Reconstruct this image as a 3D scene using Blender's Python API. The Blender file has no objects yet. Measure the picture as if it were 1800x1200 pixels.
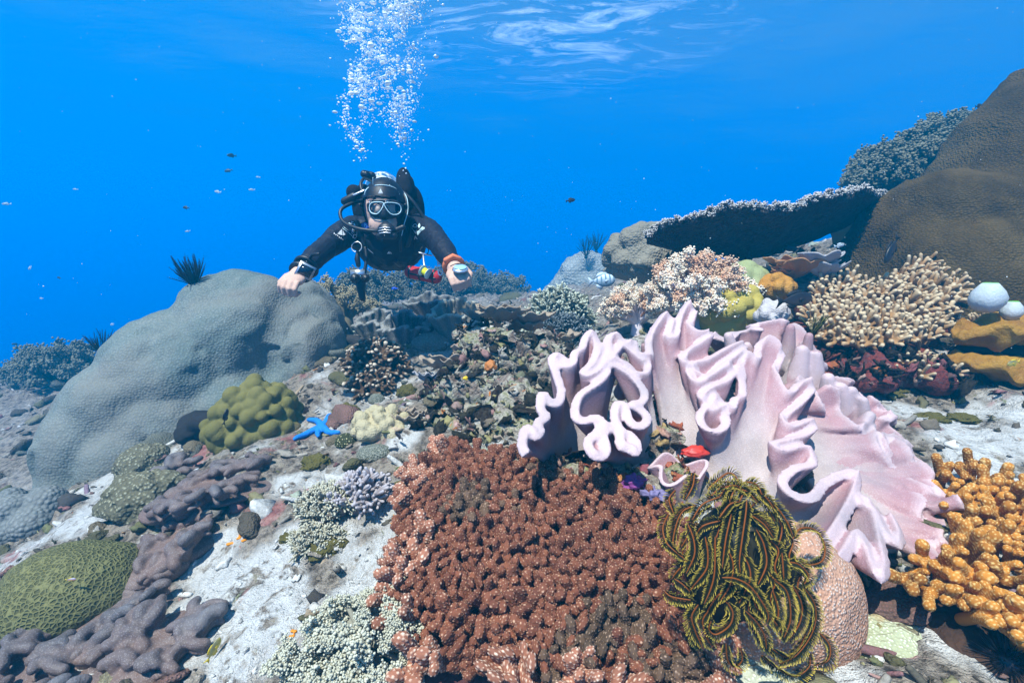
import bpy, bmesh, math, random
import numpy as np
from mathutils import Vector, Matrix, Quaternion
from mathutils.kdtree import KDTree

# ------------------------------------------------------------------ camera, world, sun, exposure
SC = bpy.context.scene
COL = SC.collection
F, CX, CY, PITCH = 820.0, 900.0, 600.0, math.radians(8.0)     # pinhole in pixels of the 1800x1200 photograph
cam_d = bpy.data.cameras.new('camera'); cam = bpy.data.objects.new('camera', cam_d); COL.objects.link(cam)
cam.location = (0, 0, 0); cam.rotation_euler = (math.radians(90) - PITCH, 0, 0)
cam_d.sensor_width = 36.0; cam_d.lens = 36.0 * F / 1800.0
cam_d.clip_start = 0.05; cam_d.clip_end = 500.0
SC.camera = cam

SUN_EL, SUN_AZ = math.radians(60), math.radians(-30)           # azimuth from behind the camera, towards the left
sun_dir = Vector((math.sin(SUN_AZ) * math.cos(SUN_EL), -math.cos(SUN_AZ) * math.cos(SUN_EL), math.sin(SUN_EL)))  # towards the sun
world = bpy.data.worlds.new('World'); SC.world = world; world.use_nodes = True
wn = world.node_tree.nodes; wl = world.node_tree.links
sky = wn.new('ShaderNodeTexSky'); sky.sky_type = 'NISHITA'; sky.sun_disc = False
sky.sun_elevation = SUN_EL; sky.sun_rotation = math.atan2(sun_dir.x, sun_dir.y)
wn['Background'].inputs['Strength'].default_value = 0.06
wl.new(sky.outputs[0], wn['Background'].inputs['Color'])
sun_d = bpy.data.lights.new('sun', 'SUN'); sun_d.energy = 5.0; sun_d.angle = math.radians(0.6); sun_d.color = (1.0, 0.94, 0.71)
sun = bpy.data.objects.new('sun', sun_d); COL.objects.link(sun)
sun.rotation_euler = (-sun_dir).to_track_quat('-Z', 'Y').to_euler(); sun.location = sun_dir * 20
vs = SC.view_settings
vs.view_transform = 'Standard'; vs.look = 'None'; vs.exposure = 1.48; vs.gamma = 1.0; vs.use_curve_mapping = False
SC.cycles.use_denoising = True
SC.cycles.max_bounces = 6; SC.cycles.diffuse_bounces = 3; SC.cycles.glossy_bounces = 2
SC.cycles.transmission_bounces = 4; SC.cycles.transparent_max_bounces = 12; SC.cycles.volume_bounces = 1
SC.cycles.caustics_reflective = False; SC.cycles.caustics_refractive = False

# ------------------------------------------------------------------ small tools
RNG = np.random.default_rng(7)
CP, SP = math.cos(PITCH), math.sin(PITCH)
def ray(px, py):
    x = (np.asarray(px, float) - CX) / F; z = (CY - np.asarray(py, float)) / F
    return np.stack([x, CP + SP * z, -SP + CP * z], -1)         # camera looks along +Y, pitched down
def at(px, py, Y):
    d = ray(px, py); return d * (np.asarray(Y, float) / d[..., 1])[..., None]

def _hash(i, j, k, s):
    h = (i * 374761393 + j * 668265263 + k * 2147483647 + s * 974634777) & 0xffffffff
    h = ((h ^ (h >> 13)) * 1274126177) & 0xffffffff
    return ((h ^ (h >> 16)) & 0xffff) / 65535.0
def noise(p, seed=0):
    p = np.asarray(p, float); i = np.floor(p).astype(np.int64); f = p - i; u = f * f * f * (f * (f * 6 - 15) + 10)
    r = 0
    for a in (0, 1):
        for b in (0, 1):
            for c in (0, 1):
                w = (u[..., 0] if a else 1 - u[..., 0]) * (u[..., 1] if b else 1 - u[..., 1]) * (u[..., 2] if c else 1 - u[..., 2])
                r = r + w * _hash(i[..., 0] + a, i[..., 1] + b, i[..., 2] + c, seed)
    return r * 2 - 1
def fbm(p, octs=4, seed=0, gain=0.5):
    p = np.asarray(p, float); r = 0; a = 1.0
    for o in range(octs):
        r = r + a * noise(p * (2.03 ** o) + o * 17.3, seed + o); a *= gain
    return r

def mesh_data(name, v, f, smooth=True):
    me = bpy.data.meshes.new(name)
    v = np.asarray(v, np.float32)
    if isinstance(f, np.ndarray):
        n = f.shape[1]
        me.vertices.add(len(v)); me.vertices.foreach_set('co', v.ravel())
        me.loops.add(f.size); me.loops.foreach_set('vertex_index', f.astype(np.int32).ravel())
        me.polygons.add(len(f)); me.polygons.foreach_set('loop_start', np.arange(0, f.size, n, dtype=np.int32))
        me.polygons.foreach_set('loop_total', np.full(len(f), n, np.int32))
        me.update(calc_edges=True); me.validate()
    else:
        me.from_pydata(v.tolist(), [], [list(map(int, q)) for q in f]); me.update()
    if smooth: me.polygons.foreach_set('use_smooth', np.ones(len(me.polygons), bool))
    return me
def link(name, me, mat=None, parent=None):
    o = bpy.data.objects.new(name, me); COL.objects.link(o)
    if mat is not None and len(me.materials) == 0: me.materials.append(mat)
    if parent is not None: o.parent = parent
    return o
def obj(name, v, f, mat=None, parent=None, smooth=True):
    return link(name, mesh_data(name, v, f, smooth), mat, parent)
def tag(o, label=None, cat=None, group=None, kind=None):
    if label: o['label'] = label
    if cat: o['category'] = cat
    if group: o['group'] = group
    if kind: o['kind'] = kind
    return o
def thing(name, label, cat, loc=(0, 0, 0), group=None):
    o = bpy.data.objects.new(name, None); o.empty_display_size = 0.05
    COL.objects.link(o); o.location = Vector([float(c) for c in loc])
    return tag(o, label, cat, group)
def attr(me, name, vals):
    vals = np.asarray(vals, np.float32)
    if vals.ndim == 1:
        a = me.attributes.new(name, 'FLOAT', 'POINT'); a.data.foreach_set('value', vals)
    else:
        a = me.attributes.new(name, 'FLOAT_COLOR', 'POINT')
        a.data.foreach_set('color', np.concatenate([vals, np.ones((len(vals), 1), np.float32)], 1).ravel())

class MB:
    """collects pieces (triangles or quads) into one mesh"""
    def __init__(s): s.v = []; s.q = []; s.t = []; s.n = 0; s.a = []
    def add(s, v, f, a=None):
        v = np.asarray(v, float); f = np.asarray(f)
        s.v.append(v)
        (s.q if f.shape[1] == 4 else s.t).append(f + s.n); s.n += len(v)
        if a is not None: s.a.append(np.broadcast_to(np.asarray(a, float), (len(v),) + np.shape(a)[-1:] if np.ndim(a) else (len(v),)).copy() if np.ndim(a) < 2 and not (np.ndim(a) == 1 and len(a) == len(v)) else np.asarray(a, float))
        return s
    def faces(s):
        if s.q and s.t:
            return [list(x) for x in np.concatenate(s.q)] + [list(x) for x in np.concatenate(s.t)]
        return np.concatenate(s.q) if s.q else np.concatenate(s.t)
    def verts(s): return np.concatenate(s.v)
    def data(s, name, smooth=True):
        me = mesh_data(name, s.verts(), s.faces(), smooth)
        if s.a: attr(me, 'c', np.concatenate(s.a))
        return me
    def build(s, name, mat=None, parent=None, smooth=True): return link(name, s.data(name, smooth), mat, parent)

def frames(P):
    P = np.asarray(P, float); T = np.gradient(P, axis=0); T /= np.linalg.norm(T, axis=1)[:, None] + 1e-12
    N = np.zeros_like(P); a = np.array([0, 0, 1.0]) if abs(T[0, 2]) < .9 else np.array([1.0, 0, 0])
    n = np.cross(T[0], a); n /= np.linalg.norm(n)
    for i in range(len(P)):
        n = n - T[i] * n.dot(T[i]); n /= np.linalg.norm(n) + 1e-12; N[i] = n
    return T, N, np.cross(T, N)
def tube(P, R, sides=8, caps=True):
    """tapered tube along P with rounded ends -> verts, quads"""
    P = np.asarray(P, float); R = np.broadcast_to(np.asarray(R, float), (len(P),)).copy()
    if caps:
        d0 = P[0] - P[1]; d0 /= np.linalg.norm(d0) + 1e-12; d1 = P[-1] - P[-2]; d1 /= np.linalg.norm(d1) + 1e-12
        k = np.array([0.98, 0.75, 0.4])
        P = np.concatenate([[P[0] + d0 * R[0] * c for c in k], P, [P[-1] + d1 * R[-1] * c for c in k[::-1]]])
        R = np.concatenate([[R[0] * c for c in (.18, .66, .92)], R, [R[-1] * c for c in (.92, .66, .18)]])
    T, N, B = frames(P); th = np.linspace(0, 2 * math.pi, sides, endpoint=False)
    ring = np.cos(th)[None, :, None] * N[:, None] + np.sin(th)[None, :, None] * B[:, None]
    v = (P[:, None] + ring * R[:, None, None]).reshape(-1, 3)
    n = len(P); i = np.arange(n - 1)[:, None] * sides; j = np.arange(sides)[None]; j2 = (j + 1) % sides
    f = np.stack([i + j, i + j2, i + sides + j2, i + sides + j], -1).reshape(-1, 4)
    return v, f
def grid_faces(nu, nv, wrap=False):
    i = np.arange(nu - 1)[:, None] * nv; j = np.arange(nv if wrap else nv - 1)[None]; j2 = (j + 1) % nv
    return np.stack([i + j, i + j2, i + nv + j2, i + nv + j], -1).reshape(-1, 4)
_ICO = {}
def ico(sub):
    if sub not in _ICO:
        bm = bmesh.new(); bmesh.ops.create_icosphere(bm, subdivisions=sub, radius=1.0)
        _ICO[sub] = (np.array([v.co[:] for v in bm.verts]), np.array([[v.index for v in f.verts] for f in bm.faces])); bm.free()
    return _ICO[sub]
def box(c, s, rot=None):
    v = np.array([[x, y, z] for x in (-.5, .5) for y in (-.5, .5) for z in (-.5, .5)]) * np.asarray(s, float)
    if rot is not None: v = v @ np.array(rot).T
    f = np.array([[0, 1, 3, 2], [4, 6, 7, 5], [0, 4, 5, 1], [2, 3, 7, 6], [0, 2, 6, 4], [1, 5, 7, 3]])
    return v + np.asarray(c, float), f
def rot_to(d):
    """matrix whose Z axis is d"""
    return np.array(Vector(list(map(float, d))).to_track_quat('Z', 'Y').to_matrix())
def catmull(P, n, closed=False):
    P = np.asarray(P, float); m = len(P)
    t = np.linspace(0, m if closed else m - 1, n, endpoint=not closed); i = np.floor(t).astype(int); 
    if not closed: i = np.minimum(i, m - 2)
    u = (t - i)[:, None]
    g = (lambda k: P[k % m]) if closed else (lambda k: P[np.clip(k, 0, m - 1)])
    a, b, c, d = g(i - 1), g(i), g(i + 1), g(i + 2)
    return .5 * (2 * b + (c - a) * u + (2 * a - 5 * b + 4 * c - d) * u ** 2 + (3 * b - a - 3 * c + d) * u ** 3)
def resample(P, n):
    P = np.asarray(P, float); s = np.concatenate([[0], np.cumsum(np.linalg.norm(np.diff(P, axis=0), axis=1))])
    t = np.linspace(0, s[-1], n); return np.stack([np.interp(t, s, P[:, k]) for k in range(P.shape[1])], -1)
def gsmooth(P, sig):
    if sig < .3: return P
    r = int(3 * sig) + 1; k = np.exp(-.5 * (np.arange(-r, r + 1) / sig) ** 2); k /= k.sum()
    Q = np.concatenate([np.repeat(P[:1], r, 0), P, np.repeat(P[-1:], r, 0)])
    return np.stack([np.convolve(Q[:, c], k, 'valid') for c in range(P.shape[1])], -1)
def applied(o):
    """replace the object's mesh by its modified one"""
    dg = bpy.context.evaluated_depsgraph_get(); me = bpy.data.meshes.new_from_object(o.evaluated_get(dg))
    old = o.data; o.modifiers.clear(); o.data = me; bpy.data.meshes.remove(old)
    me.polygons.foreach_set('use_smooth', np.ones(len(me.polygons), bool))
    return o
def fuse(name, v, f, mat, parent=None, voxel=0.004, smooth=2, decimate=None):
    """melt overlapping closed pieces into one continuous skin"""
    o = obj(name, v, f, mat, parent)
    m = o.modifiers.new('r', 'REMESH'); m.mode = 'VOXEL'; m.voxel_size = voxel
    if smooth: s = o.modifiers.new('s', 'SMOOTH'); s.iterations = smooth; s.factor = .5
    if decimate: d = o.modifiers.new('d', 'DECIMATE'); d.ratio = decimate
    return applied(o)
def solid_only(me):
    """drop stray shells that the melting left inside or beside the skin"""
    e = np.empty(len(me.edges) * 2, np.int32); me.edges.foreach_get('vertices', e); e = e.reshape(-1, 2); l = np.arange(len(me.vertices))
    while True:
        m = np.minimum(l[e[:, 0]], l[e[:, 1]]); k = l.copy(); np.minimum.at(k, e[:, 0], m); np.minimum.at(k, e[:, 1], m); k = k[k]; k = k[k]
        if (k == l).all(): break
        l = k
    ids, n = np.unique(l, return_counts=True)
    if len(ids) == 1: return
    bad = np.where(l != ids[n.argmax()])[0]; bm = bmesh.new(); bm.from_mesh(me); bm.verts.ensure_lookup_table()
    bmesh.ops.delete(bm, geom=[bm.verts[i] for i in bad], context='VERTS'); bm.to_mesh(me); bm.free()
def coords(me):
    a = np.empty(len(me.vertices) * 3, np.float32); me.vertices.foreach_get('co', a); return a.reshape(-1, 3).astype(float)

# ------------------------------------------------------------------ material tools
class N:
    def __init__(s, name):
        s.m = bpy.data.materials.new(name); s.m.use_nodes = True; s.t = s.m.node_tree; s.b = s.t.nodes['Principled BSDF']
        s.b.inputs['Roughness'].default_value = .75; s.b.inputs['Specular IOR Level'].default_value = .12
        s.co = s.t.nodes.new('ShaderNodeTexCoord').outputs['Object']
    def n(s, typ, ins=None, **kw):
        nd = s.t.nodes.new('ShaderNode' + typ)
        for k, v in kw.items(): setattr(nd, k, v)
        for k, v in (ins or {}).items(): s.put(nd.inputs[k], v)
        return nd
    def put(s, sock, v):
        if isinstance(v, bpy.types.NodeSocket): s.t.links.new(v, sock)
        elif isinstance(v, (tuple, list)) and len(v) == 3 and sock.type == 'RGBA': sock.default_value = (*v, 1)
        else: sock.default_value = v
    def noise(s, scale, detail=4, rough=.6, co=None, dist=0.0):
        return s.n('TexNoise', {'Vector': co or s.co, 'Scale': scale, 'Detail': detail, 'Roughness': rough, 'Distortion': dist}).outputs['Fac']
    def vor(s, scale, feature='F1', rand=1.0, co=None, out='Distance'):
        return s.n('TexVoronoi', {'Vector': co or s.co, 'Scale': scale, 'Randomness': rand}, feature=feature).outputs[out]
    def ramp(s, fac, stops, interp='LINEAR'):
        r = s.n('ValToRGB', {'Fac': fac}); e = r.color_ramp.elements; r.color_ramp.interpolation = interp
        for i, (p, c) in enumerate(stops):
            el = e[i] if i < 2 else e.new(p)
            el.position = p; el.color = (*c, 1) if len(c) == 3 else c
        for i, (p, c) in enumerate(stops): e[i].position = p; e[i].color = (*c, 1)
        return r.outputs['Color']
    def rng(s, fac, a, b, lo=0.0, hi=1.0):
        return s.n('MapRange', {'Value': fac, 'From Min': a, 'From Max': b, 'To Min': lo, 'To Max': hi}).outputs['Result']
    def mix(s, fac, a, b, mode='MIX'):
        m = s.n('Mix', data_type='RGBA', blend_type=mode); s.put(m.inputs['Factor'], fac); s.put(m.inputs['A'], a); s.put(m.inputs['B'], b)
        return m.outputs['Result']
    def math(s, op, a, b=0.0):
        m = s.n('Math', operation=op); s.put(m.inputs[0], a); s.put(m.inputs[1], b); return m.outputs[0]
    def attr(s, name, out='Color'):
        return s.n('Attribute', attribute_name=name).outputs[out]
    def bump(s, h, dist=.01, strength=1.0, normal=None):
        b = s.n('Bump', {'Height': h, 'Distance': dist, 'Strength': strength})
        if normal is not None: s.put(b.inputs['Normal'], normal)
        s.put(s.b.inputs['Normal'], b.outputs[0]); return b.outputs[0]
    def col(s, c): s.put(s.b.inputs['Base Color'], c); return s
    def rough(s, r, spec=None):
        s.put(s.b.inputs['Roughness'], r)
        if spec is not None: s.b.inputs['Specular IOR Level'].default_value = spec
        return s
def plain(name, c, rough=.6, spec=.3, metal=0.0):
    k = N(name); k.col(c).rough(rough, spec); k.b.inputs['Metallic'].default_value = metal
    nz = k.noise(60, 3); k.bump(nz, .0008, .5)
    return k.m
# ------------------------------------------------------------------ terrain: reef slope fitted through points seen in the photograph
_ctrl = [  # px, py, distance along +Y
 (900,1230,.74),(600,1200,.76),(300,1210,.80),(60,1210,.84),(1300,1230,.70),(1600,1230,.66),(1790,1200,.68),
 (60,1000,1.18),(300,1000,1.10),(560,960,1.08),(700,900,1.14),(900,960,1.00),(1150,900,1.06),(1480,1080,.84),(1700,1010,.86),(1790,900,1.0),
 (60,930,1.45),(250,880,1.45),(460,800,1.50),(570,770,1.58),(680,760,1.5),(760,730,1.6),(900,790,1.25),(1190,810,1.16),(1560,800,1.25),(1700,740,1.4),(1790,760,1.3),
 (600,650,2.2),(750,640,2.3),(640,600,2.7),(900,610,2.4),(1100,620,2.0),(1300,600,1.9),(1450,640,1.7),(1560,610,1.8),(1700,600,1.9),(1790,600,1.8),
 (20,880,1.95),(10,720,3.1),(120,660,4.0),(300,640,4.0),(10,660,4.4),
 (640,545,4.3),(800,542,4.8),(950,570,3.2),(1060,560,3.0),(1200,520,2.9),(1400,500,2.7),(1600,490,2.6),(1750,480,2.4),
 (700,522,7.5),(900,525,8.0),(1050,515,7.2),(1250,470,4.4),(1500,420,4.2),(1700,380,4.0)]
_cw = np.array([at(a, b, c) for a, b, c in _ctrl])
_extra = np.array([(-9, 6, -2.6), (-7, 12, -2.4), (0, 13, -1.2), (8, 12, .6), (11, 6, .9), (6, 2, .25), (4, 0, -.1), (0, 0, -.95), (-3, 0, -1.25), (-6, 2, -1.9),
                   (0, -2, -1.0), (-5, -2, -1.7), (5, -2, -.3), (0, 25, -2.5), (-15, 25, -4), (15, 25, -1), (3.2, 3.2, .35), (-3.5, 4.6, -1.15)])
_cp = np.concatenate([_cw, _extra])
_d = np.linalg.norm(_cp[:, None, :2] - _cp[None, :, :2], axis=2)
_A = np.block([[_d + np.eye(len(_cp)) * .06, np.ones((len(_cp), 1)), _cp[:, :2]], [np.ones((1, len(_cp))), np.zeros((1, 3))], [_cp[:, :2].T, np.zeros((2, 3))]])
_W = np.linalg.solve(_A, np.concatenate([_cp[:, 2], np.zeros(3)]))
def H0(x, y):
    x = np.atleast_1d(np.asarray(x, float)); y = np.atleast_1d(np.asarray(y, float)); out = np.empty(x.size)
    xf, yf = x.ravel(), y.ravel()
    for a in range(0, xf.size, 20000):
        q = np.stack([xf[a:a + 20000], yf[a:a + 20000]], 1)
        out[a:a + 20000] = np.linalg.norm(q[:, None] - _cp[None, :, :2], axis=2) @ _W[:len(_cp)] + _W[-3] + q @ _W[-2:]
    return out.reshape(x.shape)
_SAND = [(400,1090,.93,.16),(480,1130,.86,.16),(500,1010,1.0,.15),(600,930,1.1,.07),(700,800,1.4,.08),(700,870,1.2,.10),(670,980,1.0,.09),(560,790,1.45,.06),(610,700,1.9,.10),
         (560,700,1.8,.06),(60,960,1.35,.18),(140,940,1.4,.10),(1690,760,1.35,.18),(1600,800,1.2,.14),(1740,830,1.15,.13),(1600,720,1.45,.06),(540,770,1.5,.05),(600,790,1.45,.06),(650,690,1.9,.08)]
def sand_at(v):
    s = np.zeros(len(v))
    for px, py, Y, r in _SAND:
        c = at(px, py, Y); d = np.linalg.norm(v[:, :2] - c[:2], axis=1); s = np.maximum(s, 1 - d / (r * 1.25))
    return np.clip((s + .75 * fbm(np.concatenate([v[:, :2], 0 * v[:, :1]], 1) * 9, 4, 31) - .20) * 2.4, 0, 1)
def H(x, y):
    """ground height"""
    x = np.asarray(x, float); y = np.asarray(y, float); z = H0(x, y).reshape(np.shape(x))
    p = np.stack([x, y, 0 * x], -1); k = np.clip(.35 + .25 * np.abs(y), .4, 2.2)
    r1 = 1 - np.abs(noise(p * 9, 5)); r2 = 1 - np.abs(noise(p * 21, 6))
    return z + k * (.030 * fbm(p * 3.1, 4, 1) + .016 * (r1 ** 3 - .4) + .009 * (r2 ** 3 - .4) + .006 * noise(p * 55, 8))
def ground(px, py):
    """where the ray through a pixel of the photograph meets the reef"""
    d = ray(px, py); d = d / d[1]; lo, hi = .3, 30.0
    for _ in range(3):
        Y = np.linspace(lo, hi, 120) if _ else np.concatenate([np.arange(.3, 4, .04), np.arange(4, 30, .4)])
        hit = np.where(d[2] * Y < H(d[0] * Y, Y))[0]
        if len(hit) == 0: return d * 30
        hi = Y[hit[0]]; lo = Y[max(0, hit[0] - 1)]
    return d * hi
def drop(x, y): return np.array([x, y, float(H(np.array([x]), np.array([y]))[0])])

def mat_reef():
    k = N('reef_ground')
    big = k.noise(2.3, 5, .62); mid = k.noise(9, 5, .65); fine = k.noise(60, 4, .7); grain = k.noise(240, 2, .6)
    sand = k.mix(fine, (.42, .40, .36), (.86, .84, .80))
    rub = k.ramp(k.noise(34, 5, .7), [(.3, (.035, .03, .028)), (.45, (.17, .14, .11)), (.58, (.36, .30, .24)), (.72, (.16, .15, .07)), (.85, (.40, .22, .17))])
    pk = k.ramp(k.noise(22, 4, .6, dist=.6), [(.3, (.12, .05, .05)), (.5, (.36, .16, .14)), (.7, (.45, .28, .24))])
    m1 = k.rng(k.math('ADD', big, k.math('MULTIPLY', mid, .55)), .60, .74)
    c = k.mix(m1, sand, rub)
    c = k.mix(k.rng(k.noise(5.2, 4, .6, dist=.8), .58, .66), c, pk)
    c = k.mix(k.rng(k.noise(13, 3, .6, dist=1.0), .66, .70), c, (.13, .15, .035))
    c = k.mix(k.rng(k.noise(27, 3, .5, dist=1.2), .715, .74), c, (.62, .22, .02))
    c = k.mix(k.rng(k.noise(90, 4, .75), .58, .72), c, k.mix(.8, c, (.02, .018, .02)))
    c = k.mix(k.math('MULTIPLY', k.attr('c', 'Fac'), k.rng(k.noise(19, 5, .7, dist=.5), .62, .52)), c, k.mix(k.math('MULTIPLY', k.math('ADD', fine, mid), .5), (.26, .24, .21), (.92, .90, .86)))
    c = k.mix(k.rng(k.attr('far', 'Fac'), .0, 1.0), c, rub)
    k.col(c)
    h = k.math('ADD', k.math('MULTIPLY', mid, 1.0), k.math('ADD', k.math('MULTIPLY', fine, .55), k.math('MULTIPLY', grain, .18)))
    h = k.math('ADD', h, k.math('MULTIPLY', k.noise(26, 4, .7, dist=.7), .9))
    k.bump(h, .035, .9); k.rough(.95, .05)
    return k.m
def build_ground():
    nu, nv = 410, 390
    w = np.exp(np.linspace(math.log(.62), math.log(46), nu)) - 1.0                    # y
    t = np.linspace(-1, 1, nv); t = np.sign(t) * (np.abs(t) * .62 + np.abs(t) ** 3 * .9)
    Yg = np.repeat(w[:, None], nv, 1); Xg = t[None] * (Yg + 1.3)
    Z = H(Xg, Yg)
    v = np.stack([Xg, Yg, Z], -1).reshape(-1, 3)
    o = obj('reef_ground', v, grid_faces(nu, nv)[:, ::-1], mat_reef())
    sand = sand_at(v)                                   # clean white sand lies where the photograph shows it
    attr(o.data, 'c', sand)
    attr(o.data, 'far', np.clip((np.linalg.norm(v[:, :2], axis=1) - 2.2) / 1.2, 0, .8))
    return tag(o, 'pale reef slope of white sand and coral rubble', None, None, 'structure')
build_ground()

# ------------------------------------------------------------------ water: rippled surface overhead and the blue water itself
SURF = 6.5
def build_water():
    n = 110
    g = np.linspace(-1, 1, n); g = np.sign(g) * (np.abs(g) * .5 + np.abs(g) ** 3 * .5) * 110
    X, Y = np.meshgrid(g, g + 4, indexing='ij'); p = np.stack([X, Y, 0 * X], -1)
    Z = SURF + .10 * fbm(p * np.array([.5, .8, 1]), 4, 3)
    k = N('water_surface'); t = k.t
    co = k.n('Mapping', {'Vector': k.co, 'Scale': (.55, 1.5, 1), 'Rotation': (0, 0, .5)}).outputs[0]
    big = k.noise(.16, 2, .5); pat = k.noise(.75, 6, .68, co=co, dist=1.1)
    m = k.math('MULTIPLY', k.rng(pat, .50, .70), k.rng(k.n('VectorMath', {0: k.co, 1: (.8, 12.0, SURF)}, operation='DISTANCE').outputs['Value'], 6.5, 1.0)); m = k.math('MULTIPLY', m, .42)  # glints are painted: masked white patches stand for sky light through the waves
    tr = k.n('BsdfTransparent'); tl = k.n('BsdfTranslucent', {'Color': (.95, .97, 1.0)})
    k.bump(k.noise(1.2, 3, .5, co=co), .12, .15); nb = k.b.inputs['Normal'].links[0].from_socket
    lw = k.n('LayerWeight', {'Blend': .5, 'Normal': nb}).outputs['Facing']                  # beyond the critical angle the surface mirrors the deep
    gl = k.n('BsdfGlossy', {'Color': (.93, .97, 1.0), 'Roughness': .22, 'Normal': nb})
    base = k.n('MixShader', {0: k.rng(lw, .40, .66), 1: tr.outputs[0], 2: gl.outputs[0]})
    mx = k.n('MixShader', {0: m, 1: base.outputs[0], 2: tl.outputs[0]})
    t.links.new(mx.outputs[0], t.nodes['Material Output'].inputs['Surface'])
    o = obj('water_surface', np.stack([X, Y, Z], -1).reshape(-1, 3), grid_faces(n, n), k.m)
    tag(o, 'rippled underside of the sea surface with painted pale glints', None, None, 'structure')
build_water()
def build_haze():
    lo = np.array([-120, -90, -9.0]); hi = np.array([120, 150, SURF + .6])
    v, f = box((lo + hi) / 2, hi - lo)
    m = bpy.data.materials.new('water_haze'); m.use_nodes = True; t = m.node_tree; t.nodes.remove(t.nodes['Principled BSDF'])
    pv = t.nodes.new('ShaderNodeVolumePrincipled')
    pv.inputs['Color'].default_value = (.0, .26, .50, 1); pv.inputs['Density'].default_value = .092; pv.inputs['Anisotropy'].default_value = 0.25
    pv.inputs['Absorption Color'].default_value = (.02, .12, 1.0, 1)
    t.links.new(pv.outputs[0], t.nodes['Material Output'].inputs['Volume'])
    m.cycles.homogeneous_volume = True
    o = obj('haze', v, f, m, smooth=False); tag(o, 'clear blue sea water filling the scene', None, None, 'stuff'); o.display_type = 'WIRE'
build_haze()
# ------------------------------------------------------------------ leather corals: thick folded sheets grown from a stalk
def sheet_solid(M, B, nv=40, sig=46, thick=.017, lip=.013, power=1.9, droop=0.0):
    """loft from base curve B to meandering rim M; the folds die away towards the base"""
    n = len(M); vv = np.linspace(0, 1, nv); S = np.empty((nv, n, 3))
    for i, v in enumerate(vv):
        Mv = gsmooth(M, sig * (1 - v) ** power)
        S[i] = B * (1 - v ** .85) + Mv * v ** .85
        S[i, :, 2] -= droop * math.sin(math.pi * v) * .5
    du = np.gradient(S, axis=1); dv = np.gradient(S, axis=0); nn = np.cross(du, dv); nn /= np.linalg.norm(nn, axis=2)[..., None] + 1e-9
    t = thick + lip * np.clip((vv - .86) / .14, 0, 1) ** 1.5 + thick * .9 * (1 - vv) ** 2
    a = S + nn * t[:, None, None] * .5; b = S - nn * t[:, None, None] * .5
    V = np.concatenate([a.reshape(-1, 3), b.reshape(-1, 3)]); g = grid_faces(nv, n); off = nv * n
    top = (nv - 1) * n; i = np.arange(n - 1)
    f = [g, g[:, ::-1] + off,
         np.stack([top + i, top + i + 1, off + top + i + 1, off + top + i], 1), np.stack([i + 1, i, off + i, off + i + 1], 1)]
    j = np.arange(nv - 1) * n
    f += [np.stack([j + n, j, off + j, off + j + n], 1), np.stack([j + n - 1, j + 2 * n - 1, off + j + 2 * n - 1, off + j + n - 1], 1)]
    return V, np.concatenate(f), S, nn, vv
def leather(name, sheets, mat, parent=None, voxel=.0035, smooth=3, extra=None):
    mb = MB(); K = []
    for s in sheets:
        V, f, S, nn, vv = sheet_solid(**s); mb.add(V, f); K.append((S, nn, vv))
    for e in (extra or []): mb.add(*e)
    o = fuse(name, mb.verts(), mb.faces(), mat, parent, voxel, smooth)
    me = o.data; co = coords(me)
    kd = KDTree(sum(S.shape[0] * S.shape[1] for S, _, _ in K)); vals = []; nrm = []; q = 0
    for S, nn, vv in K:
        for p in S.reshape(-1, 3): kd.insert(p, q); q += 1
        vals.append(np.repeat(vv, S.shape[1])); nrm.append(nn.reshape(-1, 3))
    kd.balance(); vals = np.concatenate(vals); nrm = np.concatenate(nrm); pos = np.concatenate([S.reshape(-1, 3) for S, _, _ in K])
    idx = np.array([kd.find(p)[1] for p in co])
    side = ((co - pos[idx]) * nrm[idx]).sum(1)
    attr(me, 'v', vals[idx]); attr(me, 'side', np.clip(side / .006, -1, 1) * .5 + .5)
    return o
def meander(spine, n, amp, waves, loop=.5, rnd=0, up=None, zj=.0):
    """a rim that folds back and forth across a spine"""
    r = np.random.default_rng(rnd); P = resample(catmull(spine, 400), n); T = np.gradient(P, axis=0); T /= np.linalg.norm(T, axis=1)[:, None]
    up = np.array([0, 0, 1.0]) if up is None else np.asarray(up, float)
    O = np.cross(T, up); O /= np.linalg.norm(O, axis=1)[:, None] + 1e-9
    s = np.linspace(0, 1, n); L = np.linalg.norm(np.diff(P, axis=0), axis=1).sum()
    w = waves * 2 * math.pi * s + 1.1 * np.interp(s, np.linspace(0, 1, waves + 2), r.uniform(-1, 1, waves + 2))
    A = amp * gsmooth(np.interp(s, np.linspace(0, 1, 2 * waves + 2), r.uniform(.55, 1.35, 2 * waves + 2))[:, None], 3)[:, 0]
    Z = zj * np.interp(s, np.linspace(0, 1, 2 * waves + 3), r.uniform(-1, 1, 2 * waves + 3))
    return P + O * (A * np.sin(w))[:, None] + T * (loop * L / waves * .32 * np.sin(2 * w))[:, None] + up * (Z + .3 * A * np.cos(w * .5 + 1))[:, None]

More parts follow.
